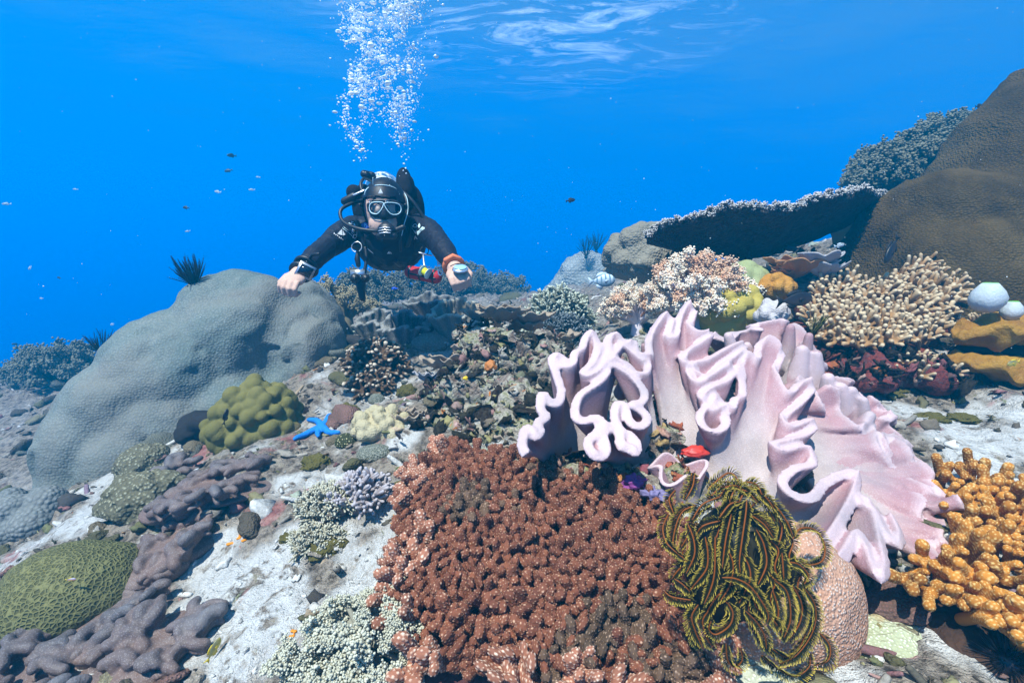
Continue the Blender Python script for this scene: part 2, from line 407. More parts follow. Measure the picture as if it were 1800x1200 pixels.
def mat_leather(name, polyp, stalk, lipc, fine=260, dark=.7):
    k = N(name); v = k.attr('v', 'Fac'); side = k.attr('side', 'Fac')
    grow = k.rng(v, .35, .8)
    streak = k.noise(14, 4, .6, co=k.n('Mapping', {'Vector': k.co, 'Scale': (1, 1, .18)}).outputs[0])
    st = k.mix(k.rng(streak, .35, .7), tuple(c * .72 for c in stalk), stalk)
    pc = k.mix(k.noise(30, 3, .6), polyp, tuple(c * dark for c in polyp))
    c = k.mix(k.math('MAXIMUM', k.math('MULTIPLY', grow, .75), k.math('MULTIPLY', k.rng(side, .45, .25), .6)), st, pc)
    c = k.mix(k.rng(v, .90, 1.0, 0, .75), c, lipc)
    c = k.mix(k.rng(k.vor(fine), .16, .42, .13, 0), c, (.9, .82, .84)); c = k.mix(k.rng(k.noise(3.5, 5, .65), .50, .70, 0, .55), c, (.20, .20, .21))
    k.col(c); k.rough(.55, .2)
    k.b.inputs['Subsurface Weight'].default_value = .0
    k.bump(k.math('ADD', k.math('MULTIPLY', k.vor(fine), -.5), k.math('MULTIPLY', streak, .7)), .002, .7)
    return k.m
PINK = mat_leather('pink_leather', (.40, .180, .200), (.45, .355, .335), (.56, .43, .435))

Z1 = lambda x, y: (880 + x / 3.75, 520 + y / 3.75)
Z2 = lambda x, y: (1180 + x / 4.287, 520 + y / 4.287)
Z3 = lambda x, y: (1300 + x / 3.1575, 640 + y / 3.1575)
def rim_at(pts, n, dy=0.0):
    P = np.array([at(a, b, .98 + (800 - b) * .00150 + (a - 1056) * .00022 + dy) for a, b in pts])
    return resample(catmull(P, len(pts) * 14), n)
def base_at(pts, n, dy=.06):
    P = np.array([ground(a, b) * np.array([1, 1, 1]) - [0, 0, .02] if c > 0 else at(a, b, -c) for a, b, c in pts]); return resample(catmull(P, 200), n)
def build_pink():
    A = [Z1(*p) for p in [(170,1045),(140,990),(150,890),(185,875),(225,920),(258,890),(245,830),(300,790),(262,740),(262,660),(285,640),(320,690),(375,700),(400,620),(365,500),(335,410),(365,370),(405,395),(425,455),(475,430),(490,360),(535,335),(560,260),(600,218),(628,260),(640,330),(600,430),
        (545,485),(570,510),(640,470),(700,370),(715,260),(770,235),(800,290),(760,350),(700,420),(700,490),(640,560),(515,650),(485,780),(540,815),(630,800),(668,835),(625,900),(572,960),(600,1035),(660,1055),(695,1010),(672,910),(735,855),(780,900),(790,985),(850,1000),(888,1030),(900,970),(850,915),(795,890),(750,800),(755,720),(790,700),(825,760),(860,835),(930,850),(970,800),(925,745),(858,705),(930,690),(945,620),(870,520),(735,430),(740,395),(820,430),(890,490),(955,495),(965,430),(920,400),(830,310),(870,285),(900,360),(985,380)]]
    B = [Z1(*p) for p in [(985,380),(975,265),(1040,150),(1090,100),(1118,150),(1100,260),(1150,255),(1175,130),(1235,30),(1272,85),(1250,180)]] + \
        [Z2(*p) for p in [(200,265),(275,255),(290,290),(200,350),(105,410),(88,475),(140,500),(260,470),(400,390),(520,338),(548,372),(470,440),(370,510),(255,595),(150,520),(140,560),(200,640),(330,560),(440,515),(455,570),(410,630),(290,680),(222,740),(270,800),(212,880),(240,965),(330,1008),(400,970),(412,890),(385,800),(340,735),(298,760),(300,850),(400,800),(455,835),(480,760),(535,740),(540,640),(530,480),(565,420),(610,440),(640,470),(670,340),(740,305),(835,390),(795,540),(825,630),(880,722),(960,650),(1040,615),(1065,680),(960,800),(855,890),(890,970),(970,945),(1060,915),(1080,970),(980,1040),(775,1090)]] + \
        [Z3(*p) for p in [(185,435),(235,468),(330,445),(400,460),(412,540),(310,570),(242,635),(270,695),(350,738),(430,720),(480,655),(620,588),(668,610),(645,730),(560,890),(498,990),(500,1085),(545,1105),(600,1050),(665,945),(715,1000),(750,1100),(788,1180),(825,1130),(800,990),(770,860),(720,742),(690,770),(760,800),(830,930),(895,1000),(900,930),(850,830)]]
    C = [Z3(*p) for p in [(300,140),(350,80),(400,90),(410,160),(440,220),(480,268),(455,180),(500,128),(545,165),(580,290),(660,372),(750,318),(768,380),(745,460),(830,550),(960,700),(1005,790),(985,840),(1045,888),(1062,780),(1030,700),(940,655),(880,600),(800,460),(830,385),(880,400),(950,560),(990,630),(1040,640),(1050,600),(960,540),(1060,680),(1130,760),(1145,850),(1110,950),(1060,940),(1080,1050),(1160,1172),(1195,1060),(1150,970),(1100,950)]]
    n = 620
    g = lambda x, y, dy=0: ground(x, y)
    mA, mB, mC = rim_at(A, n), rim_at(B, 900), gsmooth(rim_at(C, 520, .05), 3)
    bA = base_at([(960,808,1.13),(1010,822,1.10),(1070,812,1.09),(1130,800,1.12),(1165,785,1.16)], n)
    bB = base_at([(1165,785,1.17),(1195,795,1.14),(1240,830,1.06),(1300,880,.98),(1370,930,.92),(1440,960,.90)], 900)
    bC = base_at([(1290,720,-1.30),(1370,800,-1.18),(1440,880,-1.05),(1500,930,-.98)], 520)
    spD = np.array([at(*Z2(x, y), Y) for x, y, Y in [(330,300,1.42),(480,300,1.46),(700,230,1.52),(900,220,1.54),(1040,320,1.52)]] + [at(*Z3(x, y), Y) for x, y, Y in [(480,60,1.46),(620,130,1.42),(720,240,1.36),(820,320,1.30)]])
    mD = gsmooth(meander(spD, 520, .036, 6, .6, 3, zj=.03), 4)
    bD = base_at([(1270,640,-1.50),(1340,680,-1.45),(1400,720,-1.38),(1450,780,-1.3)], 520)
    spE = np.array([at(*Z3(x, y), Y) for x, y, Y in [(560,90,1.44),(700,190,1.40),(790,270,1.36),(860,380,1.27),(960,520,1.18),(1080,690,1.05),(1140,800,.98)]])
    mE = gsmooth(meander(spE, 420, .030, 6, .6, 5, zj=.025), 4)
    bE = base_at([(1440,740,-1.4),(1500,800,-1.26),(1540,870,-1.12),(1560,920,-1.02)], 420)
    cB = np.array([ground(a, b - 8) for a, b, c in [(1010,822,1.12),(1080,815,1.13),(1160,800,1.17),(1240,835,1.1),(1320,900,1.0),(1400,950,.95),(1450,960,.93)]])
    stalk = tube(catmull(cB, 30) + np.array([0, .05, -.02]), .06, 14)
    wob = lambda M, a, w, s0: M + (np.array([-.25, -.75, .45]) * (a * np.sin(np.linspace(0, 2 * math.pi * w, len(M)) + s0 + 1.5 * np.sin(np.linspace(0, 9, len(M)))))[:, None])
    mC, mD, mE = wob(mC, .020, 13, 0), wob(mD, .016, 9, 1), wob(mE, .018, 8, 2)
    tongues = []
    for (x0, y0), (x1, y1), r in [((1390,690),(1413,604),.025),((1425,680),(1436,614),.021),((1448,725),(1457,655),.022),((1480,745),(1478,670),.020),((1505,745),(1496,676),.017),((1512,760),(1519,694),.015),((1495,760),(1535,726),.018),((1556,835),(1570,766),.020),((1590,830),(1590,770),.015),((1600,870),(1617,820),.017),((1625,900),(1655,864),.017),((1545,985),(1529,880),.019),((1562,960),(1556,905),.015),((1652,1000),(1651,948),.020),((1252,630),(1238,545),.019),((1288,640),(1279,582),.017),((1135,650),(1131,600),.012),((1092,690),(1096,640),.012),((1020,660),(1040,600),.012),((1340,640),(1352,575),.018),((1375,640),(1392,566),.017),((1405,650),(1425,580),.015),((1320,650),(1312,600),.015),((1575,900),(1582,850),.015),((1530,800),(1545,760),.016)]:
        Yt = .98 + (800 - y1) * .00150 + (x1 - 1056) * .00022 + .035; a, b = at(x0, y0, Yt + .015), at(x1 * .85 + x0 * .15, y1 * .85 + y0 * .15, Yt); tongues.append(tube([a, (a + b) / 2 + [.004, -.004, 0], b], [r * 1.9, r * 1.25, r * .85], 12))
    root = thing('leather_coral', 'large pale pink leather coral with deeply folded thick lips', 'leather coral', ground(1200, 810))
    o = leather('folded_sheet', [dict(M=mA, B=bA, lip=.009), dict(M=mB, B=bB, nv=46, sig=60, lip=.011), dict(M=mC, B=bC, thick=.018, lip=.012), dict(M=mD, B=bD, sig=30, thick=.020, lip=.012), dict(M=mE, B=bE, sig=30, thick=.020, lip=.012)], PINK, None, .0050, 4, [stalk] + tongues)
    o.parent = root; o.matrix_parent_inverse = Matrix.Translation(-root.location)
    # small cup in front
    th = np.linspace(0, 2 * math.pi, 240); c = at(1190, 822, float(ground(1205, 885)[1]) + .01)
    R = 1 + .18 * np.sin(3 * th + 1) + .10 * np.sin(5 * th)
    M = c + np.stack([.062 * R * np.cos(th), .040 * R * np.sin(th), .012 * np.sin(4 * th + .6) + .012 * np.sin(th)], 1)
    bc = ground(1205, 885); Bc = bc + np.stack([.022 * np.cos(th), .018 * np.sin(th), 0 * th], 1)
    cup = leather('small_leather_cup', [dict(M=M, B=Bc, nv=26, sig=10, thick=.007, lip=.004)], PINK, None, .0028, 2, [tube([bc + [0, 0, .012], bc - [0, -.01, .05]], .022, 12)])
    tag(cup, 'small pale pink leather coral cup in front of the large one', 'leather coral')
build_pink()
# ------------------------------------------------------------------ branching corals
def put(me, root, p, R=None, s=1.0, name='branch', mat=None):
    """one more piece that shares mesh data, placed in world space under root"""
    o = bpy.data.objects.new(name, me); COL.objects.link(o); o.parent = root
    m = Matrix.Translation(Vector(list(map(float, np.asarray(p) - np.array(root.location)))))
    if R is not None: m = m @ Matrix(np.asarray(R).tolist()).to_4x4()
    sc = s if np.ndim(s) else (s, s, s)
    o.matrix_local = m @ Matrix.Diagonal((*[float(c) for c in sc], 1.0))
    return o
def under(o, root):
    o.parent = root; o.matrix_parent_inverse = Matrix.Translation(-root.location); return o
def spin(d, a):
    R = rot_to(d); c, s = math.cos(a), math.sin(a); return R @ np.array([[c, -s, 0], [s, c, 0], [0, 0, 1]])
def temp_fuse(v, f, voxel, smooth=2):
    o = fuse('t', v, f, None, None, voxel, smooth); me = o.data; bpy.data.objects.remove(o); return me
def warts(me, n, r, h, rnd, zmin=-9):
    """raise little rounded bumps over a mesh and remember them in attribute c"""
    g = np.random.default_rng(rnd); co = coords(me); nr = np.empty(len(co) * 3, np.float32); me.vertices.foreach_get('normal', nr); nr = nr.reshape(-1, 3)
    kd = KDTree(len(co)); [kd.insert(p, i) for i, p in enumerate(co)]; kd.balance()
    w = np.zeros(len(co)); tone = np.zeros(len(co)); taken = np.zeros(len(co), bool)
    for i in g.permutation(len(co))[:n * 12]:
        if taken[i] or co[i, 2] < zmin: continue
        for p, j, d in kd.find_range(co[i], r * 1.75): taken[j] = True
        rr = r * g.uniform(.65, 1.1); tn = g.uniform(.55, 1.0)
        for p, j, d in kd.find_range(co[i], rr): w[j] = max(w[j], 1 - (d / rr) ** 2); tone[j] = max(tone[j], tn * (1 - (d / rr) ** 2))
        n -= 1
        if n <= 0: break
    co += nr * (h * w)[:, None]; me.vertices.foreach_set('co', co.astype(np.float32).ravel()); me.update()
    attr(me, 'c', tone); return me
def knob(rnd, n=4, L=.05, r=.010, spread=.7, flat=1.0):
    """stubby branch that forks into blunt knobs, grown along +Z"""
    g = np.random.default_rng(rnd); mb = MB()
    base = np.array([[0, 0, -.02], [0, 0, .0], [0, 0, L * .5]]); mb.add(*tube(base, [r * 1.15, r * 1.1, r * 1.15], 10))
    for i in range(n):
        a = 2 * math.pi * (i + g.uniform(-.3, .3)) / n; t = spread * g.uniform(.4, 1.1); l = L * g.uniform(.45, .75)
        d = np.array([math.cos(a) * t, math.sin(a) * t * flat, 1.0]); d /= np.linalg.norm(d); p0 = np.array([0, 0, L * .35])
        mid = p0 + d * l * .5 + g.normal(0, r * .2, 3)
        mb.add(*tube([p0, mid, p0 + d * l + [0, 0, l * .2]], [r * .9, r * .95, r * g.uniform(.85, 1.1)], 10))
    return mb
def mat_warty(name, deep, body, tip, lo=.25, hi=.8, rnd=.25):
    k = N(name); c = k.attr('c', 'Fac'); z = k.n('SeparateXYZ', {0: k.co}).outputs['Z']
    oi = k.n('ObjectInfo').outputs['Random']
    b = k.mix(k.noise(25, 3), body, deep)
    b = k.mix(k.rng(oi, 0, 1, 0, rnd), b, tuple(min(1, x * 1.9) for x in body))
    k.col(k.mix(k.rng(c, lo, hi), b, tip)); k.rough(.8, .1); k.bump(k.noise(300, 3), .0015, .6); return k.m
def inside(poly, x, y):
    c = False; n = len(poly)
    for i in range(n):
        (x1, y1), (x2, y2) = poly[i], poly[i - 1]
        if (y1 > y) != (y2 > y) and x < (x2 - x1) * (y - y1) / (y2 - y1) + x1: c = not c
    return c
def darts(poly, n, gap, Yf, rnd, tries=30000):
    """points on a sloping surface, no closer than gap metres"""
    g = np.random.default_rng(rnd); xs = [p[0] for p in poly]; ys = [p[1] for p in poly]; out = []; pix = []
    for _ in range(tries):
        x, y = g.uniform(min(xs), max(xs)), g.uniform(min(ys), max(ys))
        if not inside(poly, x, y): continue
        p = at(x, y, Yf(x, y))
        if out and np.min(np.linalg.norm(np.array(out) - p, axis=1)) < gap: continue
        out.append(p); pix.append((x, y))
        if len(out) >= n: break
    return np.array(out), pix

def build_plate_coral():
    poly = [(745,815),(800,790),(905,805),(1000,835),(1120,880),(1200,930),(1240,1060),(1250,1190),(1150,1215),(1020,1195),(905,1175),(830,1165),(745,1155),(715,1080),(690,1010),(725,960),(715,900)]
    Yf = lambda x, y: 1.0 / (.835 + .00148 * (y - 800))
    P, pix = darts(poly, 300, .0245, Yf, 4)
    a, b, c = at(740, 820, Yf(740, 820)), at(1200, 930, Yf(1200, 930)), at(900, 1150, Yf(900, 1150))
    nrm = np.cross(c - a, b - a); nrm /= np.linalg.norm(nrm); nrm = nrm if nrm[2] > 0 else -nrm
    cen = P.mean(0)
    root = thing('plate_coral', 'wide reddish brown knobbly plate coral with pale tipped polyps', 'coral', ground(960, 1010))
    mt = mat_warty('brown_warty', (.10, .035, .025), (.140, .048, .024), (.56, .34, .22), .34, .92, .5)
    ms = [warts(temp_fuse(*(lambda m: (m.verts(), m.faces()))(knob(100 + i, 4 + i % 3, .058, .0076, 1.05, .7)), .0019, 2), 420, .0024, .0017, i, -.004) for i in range(8)]
    for m in ms: m.materials.append(mt)
    g = np.random.default_rng(3)
    R = np.linalg.norm(P - cen, axis=1).max()
    mp = mat_warty('pale_margin', (.16, .06, .035), (.26, .105, .062), (.74, .54, .40), .2, .8, .4)
    mg = mat_warty('dull_branches', (.05, .04, .025), (.10, .055, .034), (.40, .27, .19), .34, .92, .4)
    pale = [m.copy() for m in ms[:2]]; dull = [m.copy() for m in ms[3:5]]
    for m in pale: m.materials[0] = mp
    for m in dull: m.materials[0] = mg
    for i, p in enumerate(P):
        out = (p - cen) / R; e = np.linalg.norm(out)
        d = nrm + out * (.25 + .95 * e ** 3) + g.normal(0, .10, 3); d /= np.linalg.norm(d)
        low = nrm * (.030 + .02 * e ** 3 + g.uniform(-.007, .007))
        x, y = pix[i]; ed = min(min(math.hypot(x - a[0] - t * (b[0] - a[0]), y - a[1] - t * (b[1] - a[1])) for t in np.linspace(0, 1, 12)) for a, b in zip(poly, poly[1:] + poly[:1]))
        rim = ed < 34 and (y > 1060 or x < 800) and g.uniform() < .45
        kind = pale if rim else (dull if noise(np.array([[x / 90, y / 90, 0]]), 3)[0] + (x - 1000) / 500 > .25 else ms)
        put(kind[int(g.integers(len(kind)))], root, p - low + (nrm * .012 if rim else 0), spin(d, g.uniform(0, 6.3)), np.array([g.uniform(.8, 1.25), g.uniform(.9, 1.7), g.uniform(.9, 1.25)]) * (1.2 if rim else 1))
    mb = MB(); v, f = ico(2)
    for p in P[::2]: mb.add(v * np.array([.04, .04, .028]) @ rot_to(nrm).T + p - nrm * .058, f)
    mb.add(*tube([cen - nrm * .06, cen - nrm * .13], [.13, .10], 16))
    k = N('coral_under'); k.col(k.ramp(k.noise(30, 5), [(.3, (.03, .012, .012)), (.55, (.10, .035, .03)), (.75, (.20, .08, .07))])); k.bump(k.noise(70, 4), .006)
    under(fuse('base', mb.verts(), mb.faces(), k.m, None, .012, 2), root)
build_plate_coral()

def build_orange_fingers():
    poly = [(1640,830),(1700,815),(1800,850),(1880,900),(1900,1150),(1800,1130),(1730,1090),(1650,1060),(1580,1010),(1590,975),(1660,990),(1690,930)]
    Yf = lambda x, y: 1.0 / (.96 + .00118 * (y - 850))
    P, pix = darts(poly, 190, .030, Yf, 9); P = np.array([(lambda q: q * (1 - .07 / q[1]))(ground(*c)) for c in pix])
    root = thing('finger_coral', 'orange brown coral of blunt fingers below the pink leather coral', 'coral', ground(1740, 990))
    mt = mat_warty('orange_fingers', (.16, .05, .012), (.36, .145, .022), (.66, .44, .17), .1, .7, .6)
    ms = [warts(temp_fuse(*(lambda m: (m.verts(), m.faces()))(knob(300 + i, 2 + i % 2, .075, .0105, .75)), .0030, 2), 260, .0030, .0010, 50 + i, .03) for i in range(6)]
    for m in ms: m.materials.append(mt)
    g = np.random.default_rng(5); cen = P.mean(0)
    for p in P:
        d = np.array([-.35, -.55, .75]) + (p - cen) * np.array([.9, .9, .3]) + g.normal(0, .22, 3); d /= np.linalg.norm(d)
        put(ms[int(g.integers(len(ms)))], root, p - d * .055, spin(d, g.uniform(0, 6.3)), g.uniform(.75, 1.15))
    mb = MB(); v, f = ico(2)
    for p in P[::2]: mb.add(v * .05 + p + [.01, .07, -.105], f)
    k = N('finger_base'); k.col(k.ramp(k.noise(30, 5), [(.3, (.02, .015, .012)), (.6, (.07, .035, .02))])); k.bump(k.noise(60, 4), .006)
    under(fuse('base', mb.verts(), mb.faces(), k.m, None, .014, 2), root)
build_orange_fingers()

# ------------------------------------------------------------------ feather stars
def feather_arm(P, side_up, plen=.0085, gap=.0016, rnd=0, midr=.0012, flat=.55):
    """midrib and two fringes of pinnules; c runs from 0 at the root to 1 at the tip of a pinnule"""
    g = np.random.default_rng(rnd); L = np.linalg.norm(np.diff(P, axis=0), axis=1).sum(); n = max(12, int(L / gap)); P0n = len(P); P = resample(P, n)
    if np.ndim(side_up) == 2: side_up = resample(np.concatenate([side_up, np.linspace(0, 1, P0n)[:, None]], 1), n)[:, :3]
    T = np.gradient(P, axis=0); T /= np.linalg.norm(T, axis=1)[:, None] + 1e-9
    U = side_up - T * (T * side_up).sum(1)[:, None]; U /= np.linalg.norm(U, axis=1)[:, None] + 1e-9; S = np.cross(T, U)
    taper = np.interp(np.linspace(0, 1, n), [0, .08, .75, 1], [.6, 1, 1, .45])
    rib = tube(P[::2] + U[::2] * .0006, midr * taper[::2], 6)
    mb = MB()
    for s in (-1, 1):
        l = plen * taper * g.uniform(.85, 1.1, n); d = S * s + U * flat + T * .45 + g.normal(0, .10, (n, 3)); d /= np.linalg.norm(d, axis=1)[:, None]
        e = d * .75 + U * .45 + T * .25; e /= np.linalg.norm(e, axis=1)[:, None]
        a = P; m = P + d * (l * .6)[:, None]; z = m + e * (l * .5)[:, None]; w = .00075
        V = np.stack([a + T * w, a - T * w, m + T * w, m - T * w, z + T * w * .7, z - T * w * .7, a + U * w * 1.2, m + U * w * 1.2, z + U * w * .6], 1).reshape(-1, 3)
        f = np.array([[0, 1, 3, 2], [2, 3, 5, 4], [0, 2, 7, 6], [2, 4, 8, 7], [1, 6, 7, 3], [3, 7, 8, 5]])
        mb.add(V, (f[None] + 9 * np.arange(n)[:, None, None]).reshape(-1, 4), np.tile([0, 0, .55, .55, 1, 1, 0, .55, 1.0], n))
    return rib, mb
def mat_fringe(name, dark, tip):
    k = N(name); k.col(k.mix(k.rng(k.attr('c', 'Fac'), .50, 1.0), dark, tip)); k.rough(.7, .15); return k.m
def build_feather_star():
    Q = lambda x, y: (1140 + x / 3.159, 820 + y / 3.159)
    arms = [[(545,185),(540,260),(520,400),(505,520),(510,590)],[(460,265),(430,400),(410,560)],[(370,390),(370,500),(365,600),(345,680),(310,760)],[(220,320),(250,400),(255,490),(210,590)],
     [(315,390),(330,480),(320,570),(250,660)],[(145,620),(190,650),(230,690)],[(275,765),(240,830),(260,910),(295,990)],[(410,615),(480,620),(560,660),(630,750),(665,820),(660,860)],
     [(440,755),(468,810),(450,880),(375,930),(335,900),(350,850)],[(540,800),(600,860),(645,940),(655,1010)],[(700,630),(760,680),(785,760),(785,860),(750,950)],[(600,350),(640,430),(655,540),(610,650)],
     [(570,270),(640,320),(690,390)],[(620,170),(700,215),(765,300),(800,380)],[(395,280),(450,210),(500,195)],[(390,170),(300,210),(240,300)],[(260,215),(190,250),(150,340),(140,450),(200,510)],
     [(150,130),(115,180),(140,260)],[(255,45),(245,110),(205,185)],[(330,125),(430,40),(480,50),(505,100)],[(540,85),(600,100),(630,160)],[(800,400),(840,345),(920,350),(975,430),(965,520),(890,545),(840,520)],
     [(770,530),(830,540),(885,600),(860,655)],[(740,480),(750,620)],[(870,680),(920,760),(925,860),(885,960),(810,1050),(730,1090)],[(630,1045),(720,1120),(810,1160),(890,1110),(895,1040)],
     [(950,920),(1005,990),(995,1070),(920,1100)],[(430,980),(440,1070),(480,1105),(520,1070),(510,1005)],[(90,690),(130,720),(240,740)],[(110,265),(80,340),(100,420),(160,480)],
     [(480,240),(400,330),(350,480),(300,560)],[(520,480),(560,560),(560,640),(500,760)],[(660,400),(720,460),(700,560),(740,640)],[(690,690),(720,800),(700,900)],[(800,660),(850,760),(840,860),(780,960)],
     [(580,700),(600,780),(700,860),(760,960)],[(460,700),(540,700),(620,790),(600,880)],[(330,800),(300,860),(330,960),(360,1000)],[(200,420),(190,500),(230,540)],[(330,560),(270,640),(210,710)],
     [(430,440),(470,540),(450,660),(400,740)],[(760,330),(800,420),(780,500),(820,560)],[(540,560),(480,640),(380,720),(300,850)],[(690,1010),(760,1050),(830,1010),(870,930)],[(400,300),(300,330),(250,400)],[(700,250),(740,340),(720,440)],
     [(640,560),(700,640),(680,740),(730,900)],[(350,220),(270,270),(220,380),(180,450)],[(470,90),(540,130),(640,200),(700,300)],[(600,640),(560,720),(560,820),(620,960),(700,1040)],[(250,540),(180,560),(130,620)],[(880,560),(830,640),(840,740),(880,820)]]
    g = np.random.default_rng(12); arms += [[(380,190),(440,110),(520,120),(600,190)],[(440,240),(480,130),(560,140)],[(500,200),(560,110),(650,170),(700,240)],[(330,180),(420,110),(470,180)],[(560,230),(640,180),(720,260)],[(430,200),(400,120),(350,80)],[(520,170),(460,90),(400,90)],[(540,160),(500,100),(450,140),(420,220)]]; arms += [[(x + dx, y + dy) for x, y in a] for a in arms[6:30:2] for dx, dy in [g.uniform(-20, 20, 2)]]
    c0 = Q(520, 560)
    def Yd(x, y, lift):
        u, v = (x - 520) / 500, (y - 560) / 620; return .745 - .062 * math.sqrt(max(0, 1 - min(1, u * u + v * v))) - (y - 560) * .00008 + lift
    root = thing('feather_star', 'black and yellow feather star with curling fringed arms', 'feather star', at(*c0, .80))
    rib_m = plain('arm_rib', (.20, .055, .006), .5, .15); fr_m = mat_fringe('arm_fringe', (.012, .016, .006), (.74, .54, .08)); back = np.array(-ray(*c0)); back /= np.linalg.norm(back)
    for i, a in enumerate(arms):
        lift = (.0 if i < 30 else .014 if i < 52 else .004 if i < 60 else .020) + g.uniform(-.006, .006)
        P = np.array([at(*Q(x, y), Yd(x, y, lift)) for x, y in a]); P = catmull(P, 60)
        mid = np.array(root.location)
        upv = (P - (mid + [0, .06, 0])); upv = upv / np.linalg.norm(upv, axis=1)[:, None] * .5 + back * .9 + g.normal(0, .15, 3)
        rib, mb = feather_arm(P, upv, .0122, .0020, i, .0014)
        fr = mb.build('arm', fr_m, root); fr.location = -root.location
        r = obj('arm_rib', *rib, rib_m, fr)
    v, f = ico(3)
    o = obj('disc', v * np.array([.10, .05, .12]) * (1 + .2 * noise(v * 3)[:, None]) + np.array(at(*c0, .775)) - np.array(root.location), f, plain('star_disc', (.025, .022, .01)), root)
    # legs that clasp the coral underneath
    for i in range(6):
        x, y = 350 + 90 * i, 900 + 40 * (i % 2); p = at(*Q(x, y), .79); q = p + np.array([g.normal(0, .01), .04, -.05])
        obj('clasper', *tube(np.array([p, (p + q) / 2 + [0, .01, .01], q]) - np.array(root.location), .003, 6), rib_m, root)
build_feather_star()

# ------------------------------------------------------------------ massive corals
def lump(center, rad, lobes=0, lobe_r=.3, lobe_h=.25, rough=.05, freq=2.0, sub=5, rnd=0, squash=0.0, flatbase=-.5, up=None, dirs=None):
    """mound with rounded knobs"""
    g = np.random.default_rng(rnd); v, f = ico(sub); d = v.copy(); r = np.ones(len(v))
    if lobes:
        L = dirs if dirs is not None else g.normal(0, 1, (lobes * 3, 3))
        if dirs is None:
            L /= np.linalg.norm(L, axis=1)[:, None]; L = L[L[:, 2] > flatbase]; keep = []
            for q in L:
                if all(np.dot(q, k) < math.cos(lobe_r * 1.15) for k in keep): keep.append(q)
                if len(keep) >= lobes: break
            L = np.array(keep)
        ang = np.arccos(np.clip(d @ L.T, -1, 1)); rr = lobe_r * g.uniform(.75, 1.25, len(L))
        h = np.sqrt(np.clip(1 - (ang / rr) ** 2, 0, None)) * g.uniform(.6, 1.25, len(L)); hm = h.max(1)
        r += lobe_h * hm
    r += rough * fbm(d * freq + rnd, 4, rnd)
    v = d * r[:, None] * np.asarray(rad, float)
    v[:, 2] = np.where(v[:, 2] < 0, v[:, 2] * .6, v[:, 2])
    if up is not None: v = v @ rot_to(up).T
    return v + np.asarray(center, float), f
def mat_massive(name, c1, c2, valley=None, cell=120, bump=.004, cellstr=.8, patch=3.0, rand=1.0, dots=None, edge=False):
    k = N(name); p = k.noise(patch, 5, .6)
    c = k.mix(k.rng(p, .3, .7), c1, c2)
    vd = k.vor(cell, rand=rand, feature='DISTANCE_TO_EDGE' if edge else 'F1')
    if dots is not None: c = k.mix(k.rng(vd, .18, .42), dots, c) if not edge else k.mix(k.rng(vd, .06, .22), dots, c)
    if valley is not None: c = k.mix(k.rng(k.noise(patch * 3, 4), .60, .75), c, valley)
    k.col(c)
    h = k.math('MULTIPLY', vd, cellstr if edge else -cellstr); h = k.math('ADD', h, k.math('MULTIPLY', k.noise(cell * .4, 3), .4)); k.bump(h, bump, .9); k.rough(.85, .08)
    return k.m
def mound(name, label, cat, px, py, w, h, d, mat, rnd=0, sink=.15, group=None, Y=None, **kw):
    """a massive coral whose foot stands on the reef at the given pixel"""
    p = ground(px, py) if Y is None else at(px, py, Y)
    c = p + np.array([0, d * .55, h * (.5 - sink) * .6])
    v, f = lump(c, (w * .5, d * .5, h * .62), rnd=rnd, **kw)
    o = obj(name, v - p, f, mat); o.location = p; return tag(o, label, cat, group)
# ------------------------------------------------------------------ big boulders
def blobs(name, parts, mat, voxel, disp, freq, rnd, loc, ridge=None, oct=4, pits=0.0):
    mb = MB(); v, f = ico(4)
    for px, py, Y, rx, ry, rz in parts: mb.add(v * np.array([rx, ry, rz]) + at(px, py, Y), f)
    o = fuse(name, mb.verts() - loc, mb.faces(), mat, None, voxel, 8); o.location = Vector(loc.tolist())
    me = o.data; co = coords(me); nr = np.empty(len(co) * 3, np.float32); me.vertices.foreach_get('normal', nr); nr = nr.reshape(-1, 3)
    d = disp * fbm(co * freq, oct, rnd)
    if pits: d = d - pits * np.clip(noise(co * 4.3, rnd + 3) - .42, 0, 1) * 2 - pits * .7 * np.clip(noise(co * 11, rnd + 4) - .55, 0, 1) * 2 + pits * .5 * np.clip(noise(co * 7, rnd + 6) - .5, 0, 1) * 2
    if ridge: d += ridge[0] * (np.abs(noise(co * np.array(ridge[1:]), rnd + 9)) - .4)
    me.vertices.foreach_set('co', (co + nr * d[:, None]).astype(np.float32).ravel()); me.update(); return o
def mat_boulder(name, c1, c2, spot, cell, bump):
    k = N(name); p = k.noise(2.4, 6, .7, dist=.4); c = k.mix(k.rng(p, .38, .62), c1, c2); c = k.mix(k.rng(k.noise(150, 2), .70, .76, 0, .35), c, tuple(min(1, x * 2.4) for x in c2))
    e = k.vor(cell, feature='F1', rand=.75); c = k.mix(k.rng(e, .25, .55, 0, .42), c, tuple(x * .45 for x in c1))
    c = k.mix(k.rng(k.noise(9, 4, .7), .66, .76, 0, .8), c, spot); c = k.mix(k.rng(k.noise(1.3, 4, .6, dist=.5), .48, .62, 0, .55), c, spot); c = k.mix(k.rng(k.noise(5.5, 5, .75, dist=.8), .66, .70, 0, .6), c, tuple(x * .35 for x in c1)); k.col(c)
    h = k.math('ADD', k.math('MULTIPLY', e, -.9), k.math('MULTIPLY', k.noise(8, 4), 1.2)); k.bump(h, bump, .8); k.rough(.9, .06); return k.m
